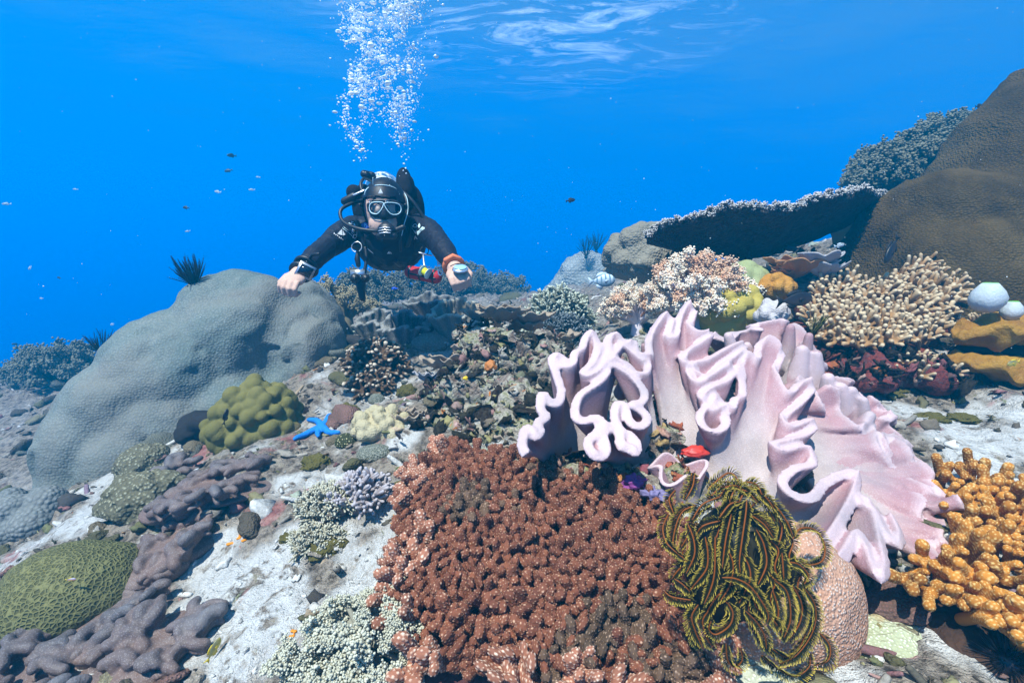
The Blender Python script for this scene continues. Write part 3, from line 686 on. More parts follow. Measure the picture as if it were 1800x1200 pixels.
o = blobs('boulder_coral', [(455,605,2.65,.46,.55,.44),(355,650,2.45,.42,.5,.36),(275,715,2.3,.35,.45,.33),(205,775,2.15,.25,.4,.29),(165,850,2.0,.18,.3,.22),(530,620,2.55,.24,.35,.33),(430,715,2.25,.36,.25,.20),(290,770,2.1,.3,.25,.25),(230,830,1.95,.18,.2,.22)],
      mat_boulder('grey_boulder', (.13, .170, .158), (.215, .23, .205), (.18, .165, .14), 95, .0045), .016, .030, 3.2, 11, ground(420, 765), (.07, 1.7, 1.7, 1.3), 4, .05)
tag(o, 'huge grey green boulder coral with smooth ridges beside the diver', 'boulder coral')
o = blobs('dead_patch', [(375,740,1.88,.13,.10,.045),(440,712,1.95,.13,.10,.05),(345,762,1.84,.07,.08,.04)], plain('dark_rock', (.022, .02, .02), .9, .1), .012, .02, 14, 4, ground(380, 765))
tag(o, 'dark bare rock shelf between the boulder coral and olive coral', 'rock')
o = blobs('brown_boulder', [(1950,630,2.75,1.40,.9,1.86),(1800,480,2.85,.6,.6,.92),(1745,500,2.68,.55,.55,.80),(1690,590,2.55,.74,.6,.90),(1590,570,2.65,.46,.5,.52),(1650,430,3.7,.75,.5,.55)], mat_boulder('brown_boulder', (.045, .029, .010), (.105, .066, .020), (.125, .085, .034), 90, .012), .042, .05, 2.2, 21, ground(1690, 560), (.13, 1.5, 1.5, 1.1), 5, .07)
tag(o, 'towering dark brown boulder coral behind the tan branching coral', 'boulder coral')
o = blobs('far_boulder', [(1030,505,8.0,.58,.5,.60),(1065,525,7.8,.55,.5,.42),(990,525,8.0,.42,.4,.3)], mat_boulder('pale_boulder', (.30, .30, .25), (.42, .42, .36), (.2, .2, .18), 22, .04), .04, .05, 4, 31, at(1030, 530, 7.8))
tag(o, 'pale distant boulder coral fading into the blue water', 'boulder coral')
v, f = lump((0, 0, 0), (.24, .2, .22), 26, .34, .25, .06, 3, 5, 8); o = obj('lumpy_coral', v, f, mat_massive('lumpy_grey', (.17, .15, .11), (.28, .25, .19), None, 60, .012)); o.location = Vector(at(1130, 462, 3.15).tolist())
tag(o, 'grey lumpy mound coral at the tip of the table coral', 'coral')

# ------------------------------------------------------------------ table coral
def twig_set(seed, n, L, r, count=5, sides=6, taper=.55, forks=3, spread=.6):
    """variants of a small forked twig cluster along +Z; c is 1 at the tips"""
    out = []
    for i in range(n):
        g = np.random.default_rng(seed + i); mb = MB()
        def grow(p, d, l, rad, lev):
            q = p + d * l; m = (p + q) / 2 + g.normal(0, l * .06, 3); V, fc = tube([p, m, q], [rad, rad * .9, rad * (taper + .2)], sides)
            t = np.clip(((V - p) @ d) / l, 0, 1); mb.add(V, fc, t * (.5 if lev else .95) if lev else np.clip((t - .45) * 1.8, 0, 1))
            if lev:
                for _ in range(forks if lev > 1 else g.integers(2, forks + 1)):
                    e = d + g.normal(0, spread, 3); e /= np.linalg.norm(e); e[2] = abs(e[2]) * .8 + .15; e /= np.linalg.norm(e)
                    grow(p + d * l * g.uniform(.55, .98), e, l * g.uniform(.55, .85), rad * .8, lev - 1)
        for _ in range(count):
            d = np.array([g.normal(0, .45), g.normal(0, .45), 1.0]); d /= np.linalg.norm(d); grow(np.array([0, 0, 0.]), d, L * g.uniform(.7, 1.1), r, 1)
        out.append(mb)
    return out
def mat_tip(name, body, tip, lo=.45, hi=.95, rnd=.3, bump=.002):
    k = N(name); oi = k.n('ObjectInfo').outputs['Random']; b = k.mix(k.noise(18, 3), body, tuple(x * .55 for x in body)); b = k.mix(k.rng(oi, 0, 1, 0, rnd), b, tuple(min(1, x * 1.6) for x in body))
    k.col(k.mix(k.rng(k.attr('c', 'Fac'), lo, hi), b, tip)); k.bump(k.noise(220, 3), bump, .7); k.rough(.8, .1); return k.m
def build_table():
    near = [(1140,412,2.35),(1175,392,2.28),(1235,378,2.22),(1290,366,2.2),(1340,367,2.2),(1385,368,2.22),(1425,352,2.28),(1470,340,2.35),(1510,332,2.45),(1545,338,2.6)]
    N_ = np.array([at(*q) for q in near]); c = at(1335, 432, 2.75)
    far = np.array([at(x, y, Y) for x, y, Y in [(1560,352,3.0),(1500,372,3.3),(1400,395,3.5),(1290,412,3.4),(1200,424,3.1),(1150,420,2.7)]])
    R = catmull(np.concatenate([N_, far]), 160, True); R += .012 * np.stack([noise(R * 9, 1), noise(R * 9, 2), noise(R * 9, 3)], 1)
    nv = 22; t = np.linspace(.08, 1, nv)[:, None, None]; top = c + (R[None] - c) * t; top[..., 2] += .05 * (1 - t[..., 0]) * 0 - .03 * np.sin(math.pi * t[..., 0])
    top[..., 2] += .015 * fbm(top * 6, 3, 2); th = (.075 - .05 * t); bot = top - np.concatenate([0 * th, 0 * th, th], 2)
    V = np.concatenate([top.reshape(-1, 3), bot.reshape(-1, 3)]); n = len(R); g1 = grid_faces(nv, n, True); off = nv * n; i = np.arange(n); i2 = (i + 1) % n
    f = np.concatenate([g1, g1[:, ::-1] + off, np.stack([(nv - 1) * n + i, (nv - 1) * n + i2, off + (nv - 1) * n + i2, off + (nv - 1) * n + i], 1), np.stack([i2, i, off + i, off + i2], 1)])
    loc = at(1335, 480, 2.75); root = thing('table_coral', 'dark table coral with a pale branched rim on a forked stalk', 'coral', loc)
    k = N('table_under'); k.col(k.ramp(k.noise(40, 4), [(.3, (.012, .012, .014)), (.6, (.045, .035, .032)), (.8, (.10, .08, .07))])); k.bump(k.vor(70), .012)
    obj('plate', V - loc, f, k.m, root)
    mb = MB()
    for a, b in [((1300,440,2.8),(1270,500,2.7)),((1345,440,2.7),(1350,505,2.6)),((1380,425,2.75),(1470,500,2.7)),((1240,425,2.8),(1200,480,2.9))]:
        p, q = at(*a), at(*b); mb.add(*tube([p + [0, 0, .03], (p * .6 + q * .4) + [0.02, 0, 0], q], [.12, .055, .09], 14))
    under(fuse('stalk', mb.verts(), mb.faces(), k.m, None, .014, 3), root)
    tw = twig_set(40, 6, .017, .0034, 9, 5); mt = mat_tip('table_tip', (.10, .08, .07), (.62, .58, .53), .35, .95)
    ms = [m.data('twig') for m in tw]; [m.materials.append(mt) for m in ms]
    g = np.random.default_rng(8); cnt = 0
    for i in range(0, 300):
        a = g.integers(n); s = 1.0 if i < 190 else g.uniform(.6, .98); p = c + (R[a] - c) * s; 
        if i < 190: a = int((i / 190.0) * n * .70) % n; p = R[a] + g.normal(0, .008, 3)
        out = R[a] - c; out /= np.linalg.norm(out); d = out * .5 + np.array([0, 0, 1.0]); d /= np.linalg.norm(d)
        put(ms[int(g.integers(6))], root, p - d * .012, spin(d, g.uniform(0, 6)), g.uniform(.8, 1.3), 'twig')
build_table()

# ------------------------------------------------------------------ soft corals: trunk, limbs and woolly polyp clusters
def tuft_set(seed, n, L=.05, r=.005, polyp=.0032, limbs=7, per=34):
    out = []; iv, if_ = ico(1)
    for i in range(n):
        g = np.random.default_rng(seed + i); mb = MB()
        mb.add(*tube([[0, 0, -L * .4], [0, 0, L * .3], [0, 0, L]], [r * 1.3, r, r * .6], 8), 0.0)
        for j in range(limbs):
            a = g.uniform(0, 6.28); h = L * g.uniform(.15, .95); d = np.array([math.cos(a), math.sin(a), g.uniform(.2, 1.0)]); d /= np.linalg.norm(d); l = L * g.uniform(.35, .6)
            p0 = np.array([0, 0, h]); V, fc = tube([p0, p0 + d * l * .5, p0 + d * l], [r * .7, r * .6, r * .4], 6); mb.add(V, fc, .1)
            for q in range(per):
                s = g.uniform(.25, 1.08); c = p0 + d * l * s + g.normal(0, polyp * 1.5, 3); sc = polyp * g.uniform(.6, 1.15)
                e = c - (p0 + d * l * s); e = e / (np.linalg.norm(e) + 1e-9) + d * .5
                mb.add(iv @ rot_to(e).T * sc * np.array([1, 1, 1.0]) + c, if_, float(np.clip(.35 + .5 * s + g.normal(0, .12), 0, 1)))
        out.append(mb)
    return out
def soft_tree(name, label, cat, foot, w, h, d, mat, trunkmat, variants, n, rnd, size=1.0, lean=(0, 0, 0), group=None, dome=1.0):
    g = np.random.default_rng(rnd); foot = np.asarray(foot, float); root = thing(name, label, cat, foot, group)
    tips = []
    for i in range(n):
        for _ in range(20):
            u = g.normal(0, 1, 3); u /= np.linalg.norm(u); 
            if u[2] < -.15: continue
            p = foot + np.array([u[0] * w * .5, u[1] * d * .5, h * (.42 + .55 * u[2] * dome)]) * g.uniform(.78, 1.0) + np.asarray(lean) * max(0, u[2]) * h
            if all(np.linalg.norm(p - q) > .55 * w / math.sqrt(n) for q in tips): break
        tips.append(p)
    mb = MB(); hub = foot + np.array([0, 0, h * .3])
    mb.add(*tube([foot - [0, 0, .05], foot + [0, 0, h * .12], hub], [w * .13, w * .10, w * .08], 12))
    for p in tips: mb.add(*tube([hub - [0, 0, h * .12], (hub + p) / 2 + [0, 0, h * .02], hub + (p - hub) * .95], [w * .06, w * .032, w * .018], 8))
    obj('trunk', mb.verts() - foot, mb.faces(), trunkmat, root)
    for p in tips:
        dd = (p - hub); dd /= np.linalg.norm(dd); put(variants[int(g.integers(len(variants)))], root, p - dd * .02 * size, spin(dd + [0, 0, .25], g.uniform(0, 6.3)), size * g.uniform(.8, 1.2), 'branch')
    return root
def tufts(seed, n, mat, **kw):
    ms = [m.data('tuft') for m in tuft_set(seed, n, **kw)]; [m.materials.append(mat) for m in ms]; return ms
def mat_woolly(name, core, mid, tip, warm=None):
    k = N(name); c = k.attr('c', 'Fac'); oi = k.n('ObjectInfo').outputs['Random']
    col = k.ramp(c, [(0.0, core), (.45, mid), (.95, tip)])
    if warm: col = k.mix(k.rng(oi, .66, .80, 0, .85), col, k.mix(c, warm, mid))
    k.col(col); k.rough(.85, .08); k.bump(k.noise(400, 2), .001, .5); return k.m
CREAM = mat_woolly('cream_wool', (.52, .44, .46), (.62, .40, .26), (.84, .78, .62), (.52, .22, .10)); PALE = plain('pale_trunk', (.62, .54, .56), .6, .2)
CT = tufts(70, 4, CREAM, L=.055, r=.006, polyp=.0038, limbs=12, per=40)
soft_tree('soft_coral', 'cream and peach woolly soft coral tree behind the pink leather coral', 'soft coral', ground(1225, 590) + [0, .02, 0], .44, .34, .30, CREAM, PALE, CT, 84, 1, 1.1)
soft_tree('soft_coral', 'short cream soft coral clump left of the tall peach one', 'soft coral', ground(1120, 585), .28, .22, .2, CREAM, PALE, CT, 44, 2, .95)
GREYW = mat_woolly('tan_wool', (.20, .17, .11), (.30, .25, .15), (.42, .36, .22)); GT = tufts(80, 3, GREYW, L=.06, r=.004, polyp=.0035, limbs=9, per=26)
soft_tree('soft_coral', 'tan feathery soft coral behind the grey green boulder coral', 'soft coral', at(612, 575, 3.0), .34, .30, .25, GREYW, GREYW, GT, 40, 3, 1.25, (-.5, 0, 0))
DARKW = mat_woolly('dark_wool', (.06, .065, .05), (.12, .12, .085), (.20, .19, .13)); DT = tufts(90, 3, DARKW, L=.07, r=.005, polyp=.0055, limbs=9, per=20)
for i, (px, py, Y, w, h, lab) in enumerate([(110,680,3.6,.46,.30,'dark bushy soft coral left of the huge boulder coral'),(75,690,3.9,.4,.3,'dim low bushy soft coral by the far left reef edge'),
    (1610,318,3.6,.75,.26,'dark bushy soft coral on the ridge beside the brown boulder'),(1665,275,3.8,.5,.26,'small dark bushy coral high on the brown ridge'),(1550,345,3.5,.35,.22,'low dark bushy coral where the table coral meets the ridge'),
    (650,548,4.6,.50,.36,'dim bushy coral under the hanging camera'),(735,545,5.6,.66,.46,'dim bushy coral under the red roll bag'),(800,540,6.2,.80,.55,'dim bushy coral under the clenched fist with a watch'),(880,540,6.8,.75,.4,'faint low bushy coral between leather coral and acropora bush')]):
    soft_tree('bushy_coral', lab, 'coral', at(px, py, Y), w, h, w * .8, DARKW, DARKW, DT, 44, 20 + i, 1.1 + Y * .12)
WHITE = mat_woolly('white_wool', (.26, .25, .20), (.38, .36, .27), (.54, .52, .40)); WT = tufts(95, 3, WHITE, L=.04, r=.004, polyp=.0030, limbs=9, per=30)
soft_tree('soft_coral', 'low cream soft coral mat left of the brown plate coral', 'soft coral', ground(650, 1165), .22, .13, .2, WHITE, WHITE, WT, 44, 31, .85)
soft_tree('soft_coral', 'low cream soft coral patch on white sand near the foreground', 'soft coral', ground(570, 1190), .16, .09, .14, WHITE, WHITE, WT, 28, 32, .8)

# ------------------------------------------------------------------ hard branching bushes
def bush(name, label, cat, foot, w, h, d, ms, n, rnd, size, basemat, group=None, up=.6, part='branch', core=.62):
    g = np.random.default_rng(rnd); foot = np.asarray(foot, float); root = thing(name, label, cat, foot, group)
    i = np.arange(n) + .5; ph = np.arccos(1 - i / n * 1.05); th = math.pi * (1 + 5 ** .5) * i
    for a, b in zip(ph, th):
        u = np.array([math.cos(b) * math.sin(a), math.sin(b) * math.sin(a), math.cos(a)]); u = u + g.normal(0, .05, 3)
        p = foot + u * np.array([w * .5, d * .5, h]) * .78; dd = u + np.array([0, 0, up * .5]); dd /= np.linalg.norm(dd); sz = np.asarray(size, float)
        put(ms[int(g.integers(len(ms)))], root, p, spin(dd + g.normal(0, .12, 3), g.uniform(0, 6.3)), sz * g.uniform(.8, 1.2), part)
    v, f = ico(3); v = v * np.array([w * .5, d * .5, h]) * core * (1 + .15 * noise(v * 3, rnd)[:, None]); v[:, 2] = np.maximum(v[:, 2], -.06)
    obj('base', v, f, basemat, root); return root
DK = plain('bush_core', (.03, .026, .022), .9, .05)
def twigs(seed, n, mat, **kw):
    ms = [m.data('branch') for m in twig_set(seed, n, **kw)]; [m.materials.append(mat) for m in ms]; return ms
AC = twigs(110, 6, mat_tip('acropora', (.20, .20, .14), (.52, .54, .42), .4, .95), L=.05, r=.0075, count=4, forks=3, spread=.55)
AD = twigs(120, 6, mat_tip('acropora_dark', (.07, .08, .08), (.20, .23, .24), .5, 1), L=.04, r=.0055, count=4, forks=3, spread=.7)
bush('branching_coral', 'domed grey green branching coral left of the cream soft coral', 'coral', at(980, 585, 2.75), .40, .27, .36, AC, 120, 1, 1.0, DK)
bush('branching_coral', 'dark blue grey branching coral at the foot of the domed one', 'coral', at(990, 605, 2.45), .34, .15, .26, AD, 90, 2, 1.0, DK)
TW = [warts(temp_fuse(*(lambda m: (m.verts(), m.faces()))(knob(600 + i, 5, .080, .0076, 1.3, .8)), .0036, 2), 10, .002, .0005, 60 + i) for i in range(5)]
def retip(ms, mat, lo):
    for m in ms:
        co = coords(m); a = m.attributes['c']; t = np.clip((co[:, 2] - lo) / (co[:, 2].max() - lo), 0, 1); a.data.foreach_set('value', t.astype(np.float32)); m.materials.append(mat)
retip(TW, mat_tip('tan_staghorn', (.27, .15, .065), (.56, .44, .28), .55, 1.0, .5), .01)
PO = [m.copy() for m in TW[:3]]
for m in PO: m.materials.clear(); m.materials.append(mat_tip('pocillopora', (.11, .065, .035), (.58, .48, .36), .80, 1.0))
bush('cauliflower_coral', 'round brown cauliflower coral with whitish tips on the sand', 'coral', ground(662, 662), .29, .17, .26, PO, 60, 3, (1.15, 1.15, .62), DK)
bush('cauliflower_coral', 'small brown cauliflower coral below the round one', 'coral', ground(655, 690), .16, .07, .14, PO, 26, 4, (.9, .9, .5), DK)
def build_staghorn():
    poly = [(1420,560),(1430,500),(1470,478),(1540,500),(1600,470),(1650,450),(1705,470),(1690,520),(1660,560),(1640,590),(1560,600),(1480,600),(1430,585)]
    Yf = lambda x, y: 1.62 + (600 - y) * .0042
    P, _ = darts(poly, 190, .036, Yf, 6); root = thing('staghorn_coral', 'tan staghorn coral of stubby cream tipped branches', 'coral', ground(1545, 600)); g = np.random.default_rng(2); cen = P.mean(0)
    for p in P:
        d = np.array([0, -.45, .7]) + (p - cen) * np.array([2.2, .2, .6]) + g.normal(0, .25, 3); d /= np.linalg.norm(d); put(TW[int(g.integers(5))], root, p - d * .045, spin(d, g.uniform(0, 6.3)), np.array([1.1, 1.1, .85]) * g.uniform(.75, 1.15))
    mb = MB(); v, f = ico(2)
    for p in P[::2]: mb.add(v * .06 + p + [0, .06, -.085], f)
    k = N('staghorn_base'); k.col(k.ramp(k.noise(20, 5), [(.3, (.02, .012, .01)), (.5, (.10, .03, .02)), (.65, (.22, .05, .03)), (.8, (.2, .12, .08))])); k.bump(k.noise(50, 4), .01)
    under(fuse('base', mb.verts(), mb.faces(), k.m, None, .016, 2), root)
build_staghorn()
SM = lambda px, py, w, h, n, rnd, lab, sz: bush('staghorn_coral', lab, 'coral', ground(px, py), w, h, w * .8, TW, n, rnd, sz, DK)
SM(1745, 595, .22, .07, 22, 5, 'small tan staghorn coral in front of the white sea squirts', .8)
SM(1690, 490, .16, .10, 18, 6, 'small tan staghorn coral above the white sea squirts', .8)
SM(1590, 660, .30, .05, 22, 7, 'sparse tan staghorn coral over the red crusted ledge', .7)
# ------------------------------------------------------------------ smaller massive corals
def cells(name, c1, c2, wall, scale, bump=.006, patch=6):
    """honeycomb: dark pits with raised pale walls"""
    k = N(name); e = k.vor(scale, feature='DISTANCE_TO_EDGE', rand=.85); w = k.rng(e, .05, .26, 1, 0)
    c = k.mix(k.noise(patch, 4), c1, c2); k.col(k.mix(w, c, wall)); k.bump(k.math('ADD', k.math('MULTIPLY', w, 1.0), k.math('MULTIPLY', k.noise(scale * 2, 3), .2)), bump, .9); k.rough(.75, .12); return k.m
OLIVE = mat_massive('olive_lobes', (.115, .105, .030), (.20, .175, .060), (.14, .10, .05), 230, .0025)
def knobby(name, label, px, py, Y, w, h, d, mat, balls, rnd, voxel, tiltx=0.0, rr=(.035, .055)):
    """mound overgrown with rounded knobs, melted together"""
    g = np.random.default_rng(rnd); p = at(px, py, Y) if Y else ground(px, py); mb = MB(); v, f = ico(3)
    mb.add(v * np.array([w * .46, d * .46, h * .78]) + [0, d * .3, 0], f)
    i = np.arange(balls) + .5; ph = np.arccos(1 - i / balls * 1.05); th = math.pi * (1 + 5 ** .5) * i
    for a, b in zip(ph, th):
        u = np.array([math.cos(b) * math.sin(a), math.sin(b) * math.sin(a), math.cos(a)]) + g.normal(0, .07, 3); c = u * np.array([w * .45, d * .45, h * .80]) + [0, d * .3, 0]
        r = g.uniform(*rr); mb.add(v * r * np.array([1, 1, g.uniform(.9, 1.25)]) + c, f)
    V = mb.verts(); V[:, 2] += tiltx * V[:, 0]
    o = fuse(name, V, mb.faces(), mat, None, voxel, 2); o.location = Vector(p.tolist()); return tag(o, label, 'coral')
knobby('knobby_coral', 'olive green knobby coral at the foot of the grey boulder coral', 430, 778, None, .36, .24, .26, OLIVE, 95, 1, .005, .12, (.020, .036))
knobby('knobby_coral', 'yellow green knobby coral right of the cream soft coral', 1290, 560, 1.95, .26, .17, .2, mat_massive('yellow_lobes', (.34, .25, .04), (.42, .36, .10), None, 200, .003), 44, 2, .005, .0, (.024, .040))
knobby('knobby_coral', 'pale green knobby coral above the yellow green one', 1305, 505, 2.15, .24, .10, .18, mat_massive('pale_green_lobes', (.24, .27, .12), (.34, .36, .18), None, 200, .003), 22, 3, .007, .0, (.035, .06))
knobby('knobby_coral', 'pale tan lobed coral on sand right of the blue starfish', 665, 765, None, .21, .085, .15, mat_massive('tan_lobes', (.36, .30, .17), (.44, .38, .25), (.3, .2, .18), 160, .003), 40, 4, .004, .0, (.014, .024))
knobby('knobby_coral', 'grey blue smooth lobed coral below the boulder coral edge', 12, 940, None, .26, .11, .2, mat_boulder('grey_lobes', (.17, .18, .17), (.25, .25, .23), (.2, .18, .16), 70, .01), 10, 5, .008, .0, (.05, .07))
mound('brain_coral', 'large green brain coral with honeycomb pits on the sand', 'coral', 15, 1165, .33, .20, .3, cells('green_cells', (.065, .065, .024), (.09, .088, .034), (.17, .16, .062), 105, .004), 1, sub=6, rough=.05, freq=1.5)
mound('dome_coral', 'orange brown dome coral under the feather star', 'coral', 1440, 1215, .32, .27, .24, mat_massive('orange_dome', (.42, .20, .12), (.50, .30, .21), None, 190, .004, .9, 5, 1.0, (.62, .50, .42)), 2, sub=6, rough=.05, freq=1.5, Y=.70)
mound('dome_coral', 'pale green low dome coral right of the orange brown one', 'coral', 1650, 1240, .26, .10, .2, mat_massive('green_dome', (.32, .33, .18), (.48, .50, .36), (.36, .22, .08), 170, .005, .9, 5, 1.0, (.66, .66, .52)), 3, sub=6, rough=.10, freq=2.2, Y=.70)
mound('dome_coral', 'pale green low coral below the orange brown dome', 'coral', 1400, 1250, .2, .05, .16, mat_massive('green_dome_pale', (.38, .38, .26), (.5, .5, .4), None, 170, .005, .9, 5, 1.0, (.66, .66, .52)), 4, sub=5, rough=.10, freq=2.2, Y=.68)
EN = mat_massive('brown_encrust', (.085, .08, .05), (.15, .135, .085), None, 85, .008, .9, 4, .9, (.30, .29, .20))
mound('dome_coral', 'dark olive rough dome coral beside the boulder coral foot', 'coral', 215, 850, .20, .13, .2, EN, 5, rough=.12, freq=2.5)
mound('dome_coral', 'dark olive rough dome coral above the green brain coral', 'coral', 205, 930, .24, .15, .2, EN, 6, rough=.14, freq=2.5)
mound('dome_coral', 'grey teal smooth dome coral behind the rubble mound', 'coral', 752, 622, .22, .12, .2, mat_boulder('teal_dome', (.20, .20, .17), (.26, .25, .21), (.2, .2, .17), 80, .008), 7, rough=.06, freq=2)
GR = cells('grey_cells', (.10, .11, .085), (.13, .14, .10), (.25, .25, .20), 150, .004)
mound('brain_coral', 'small grey brain coral below the pale tan lobed coral', 'coral', 650, 815, .115, .05, .09, GR, 8, rough=.05)
mound('brain_coral', 'tiny grey green brain coral above the pale tan lobed coral', 'coral', 658, 712, .07, .05, .06, GR, 9, rough=.05)
k = N('spotted'); e = k.vor(130, rand=.5); k.col(k.mix(k.rng(e, .2, .34), (.50, .46, .24), (.04, .045, .02))); k.bump(k.math('MULTIPLY', e, -1.0), .004); SPOT = k.m
mound('spotted_coral', 'small dark coral with pale yellow dots beside the starfish', 'coral', 604, 790, .075, .055, .05, SPOT, 10, rough=.06)
MOSS = mat_massive('moss_green', (.075, .065, .018), (.13, .11, .03), None, 150, .006, .9, 8, 1.0)
for i, (px, py, w, h, lab) in enumerate([(1590,700,.11,.035,'olive mossy patch coral under the red crusted ledge'),(1660,745,.09,.025,'olive mossy patch coral on the white sand slope'),(1715,745,.08,.022,'small olive mossy patch coral at the sand slope edge'),(502,958,.05,.025,'tiny olive green cushion on white sand'),
        (600,735,.10,.05,'dark olive cushion coral above the starfish'),(712,700,.08,.06,'dark olive cushion coral beside the rubble mound'),(545,830,.09,.045,'dark green algae cushion with an orange sponge'),(700,880,.09,.04,'dark speckled cushion coral left of the plate coral'),(560,990,.12,.05,'dark brown cushion under the grey finger coral')]):
    mound('cushion_coral', lab, 'coral', px, py, w, h, w * .9, MOSS, 20 + i, rough=.22, freq=3, sub=4)

# ------------------------------------------------------------------ grey leather corals in the left foreground
GREYL = mat_leather('grey_leather', (.082, .084, .092), (.17, .11, .09), (.15, .152, .16), 300, .75)
def lobed_leather(label, path, width, n, rnd, rr=(.0105, .0155), ln=(.020, .050), hgt=.050):
    """dish crowded with fat rounded folds"""
    g = np.random.default_rng(rnd); P = np.array([ground(a, b) for a, b in path]); C = resample(catmull(P, 120), 60); T = np.gradient(C, axis=0); T /= np.linalg.norm(T, axis=1)[:, None]; O = np.cross(T, [0, 0, 1.0]); O /= np.linalg.norm(O, axis=1)[:, None]; cen = C.mean(0)
    mb = MB(); v, f = ico(3); half = width * .5 * np.sqrt(np.clip(1 - np.linspace(-1, 1, 60) ** 4, .1, 1)); top = []
    for i in range(0, 60, 5): mb.add(v * np.array([half[i] * .95, half[i] * .95, hgt * .28]) + C[i] + [0, 0, -.006], f)
    pts = []; tries = 0
    while len(pts) < n and tries < 4000:
        tries += 1; i = int(g.integers(60)); u = np.sign(g.uniform(-1, 1)) * g.uniform(.15, 1.05) ** .6; p = C[i] + O[i] * half[i] * u
        if all(np.linalg.norm(p - q) > width * .12 for q, _ in pts): pts.append((p, (i, u)))
    for p, (i, u) in pts:
        a = g.normal(0, .7) + (math.pi / 2 if abs(u) < .5 else 0); d = T[i] * math.cos(a) + O[i] * math.sin(a); e = np.cross([0, 0, 1.0], d); L = g.uniform(*ln); s = np.linspace(-.5, .5, 7)[:, None]; r = g.uniform(*rr)
        bend = g.normal(0, .35); z = hgt * g.uniform(.55, 1.05); Q = p + d * L * s + e * (bend * L * (4 * s ** 2 - .5)) + np.array([0, 0, 1.0]) * (z - .25 * L * s ** 2 * 4 * .4) + O[i] * u * hgt * .3
        mb.add(*tube(Q, r * (1 - .25 * np.abs(s[:, 0]) * 2 * g.uniform(0, 1)), 12)); W = Q - [0, 0, z * .55]; mb.add(*tube(W, r * .5, 10)); top.append(Q)
    root = thing('leather_coral', label, 'leather coral', cen); o = fuse('folded_lobes', mb.verts(), mb.faces(), GREYL, None, .0045, 2); solid_only(o.data); co = coords(o.data)
    zb = np.interp(((co - C[0]) @ (C[-1] - C[0])) / ((C[-1] - C[0]) @ (C[-1] - C[0])), np.linspace(0, 1, 60), C[:, 2]); h = (co[:, 2] - zb) / (hgt + .014)
    attr(o.data, 'v', np.clip(h * .8, 0, 1)); attr(o.data, 'side', np.full(len(co), .5)); under(o, root); return root
lobed_leather('grey brown leather coral with fat folds below the olive coral', [(290,900),(370,865),(455,845)], .24, 46, 1)
lobed_leather('grey brown leather coral beside the long strip of white sand', [(245,1015),(310,965),(365,930)], .19, 30, 2)
lobed_leather('dark grey leather coral in the lower foreground beside the brain coral', [(50,1190),(180,1100),(300,1035)], .20, 52, 3)
lobed_leather('grey leather coral with curled lobes at the lowest left sand edge', [(235,1195),(290,1130),(325,1085)], .15, 26, 4)
lobed_leather('small grey leather coral between the boulder foot and olive domes', [(280,865),(335,825)], .11, 14, 5)
lobed_leather('dark grey leather coral with round lobes in the near left corner', [(10,1225),(110,1205),(200,1220)], .14, 22, 6)
TEAL = mat_leather('tan_leather', (.24, .215, .15), (.27, .22, .17), (.52, .48, .36), 120, .8)
BLUEL = mat_leather('slate_leather', (.10, .10, .085), (.13, .12, .10), (.26, .25, .22), 120, .8)
def cup_coral(label, px, py, Y, w, h, mat, waves, rnd, voxel=.009, amp=.03):
    foot = at(px, py, Y); th = np.linspace(0, 2 * math.pi, 500); c = foot + [0, 0, h]
    sp = c + np.stack([w * .5 * np.cos(th), w * .26 * np.sin(th), .18 * h * np.sin(th) - .22 * h * np.cos(th) ** 2], 1)
    M = gsmooth(meander(sp, 500, amp, waves, .7, rnd, zj=amp * .5), 2); M[-10:] += (M[0] - M[-1]) * np.linspace(0, 1, 10)[:, None]
    B = foot + np.stack([w * .16 * np.cos(th), w * .14 * np.sin(th), 0 * th], 1)
    v, f = ico(3); o = leather('leather_coral', [dict(M=M, B=B, nv=26, sig=26, thick=.018, lip=.008)], mat, None, voxel, 2, [tube([foot - [0, 0, .06], foot + [0, 0, h * .4]], [w * .2, w * .16], 14)])
    return tag(o, label, 'leather coral')
cup_coral('tan mushroom leather coral with frilled rim under the watch hand', 805, 610, 2.6, .32, .23, TEAL, 14, 1, .007)
cup_coral('slate blue frilled leather coral left of the tan mushroom one', 715, 622, 2.6, .28, .20, BLUEL, 13, 2, .007)
cup_coral('slate blue frilled leather coral beside the tan feathery soft coral', 668, 615, 2.8, .28, .21, BLUEL, 13, 3, .007)
cup_coral('dim slate leather coral behind the frilled pair', 760, 560, 3.3, .36, .15, BLUEL, 12, 4, .011)

# ------------------------------------------------------------------ soft finger corals on the sand
def mat_finger(name, a, b): return mat_tip(name, a, b, .1, .95, .3, .001)
FG = twigs(150, 5, mat_finger('cream_fingers', (.25, .22, .15), (.48, .45, .34)), L=.022, r=.0030, count=6, forks=3, spread=.75, taper=.8)
bush('finger_soft_coral', 'small cream finger soft coral beside the grey hand shaped one', 'soft coral', ground(578, 895), .16, .055, .13, FG, 60, 1, .95, plain('finger_core', (.26, .23, .17)))
bush('finger_soft_coral', 'low cream finger soft coral lower on the sand slope', 'soft coral', ground(560, 955), .14, .03, .09, FG, 40, 2, .8, plain('finger_core2', (.22, .2, .15)))
FH = twigs(160, 5, mat_finger('mauve_fingers', (.28, .23, .22), (.40, .36, .37)), L=.036, r=.0052, count=5, forks=3, spread=.7, taper=.75)
bush('finger_soft_coral', 'grey mauve hand shaped soft coral with splayed fingers', 'soft coral', ground(635, 890), .13, .075, .10, FH, 26, 3, 1.0, plain('hand_core', (.32, .25, .24)))

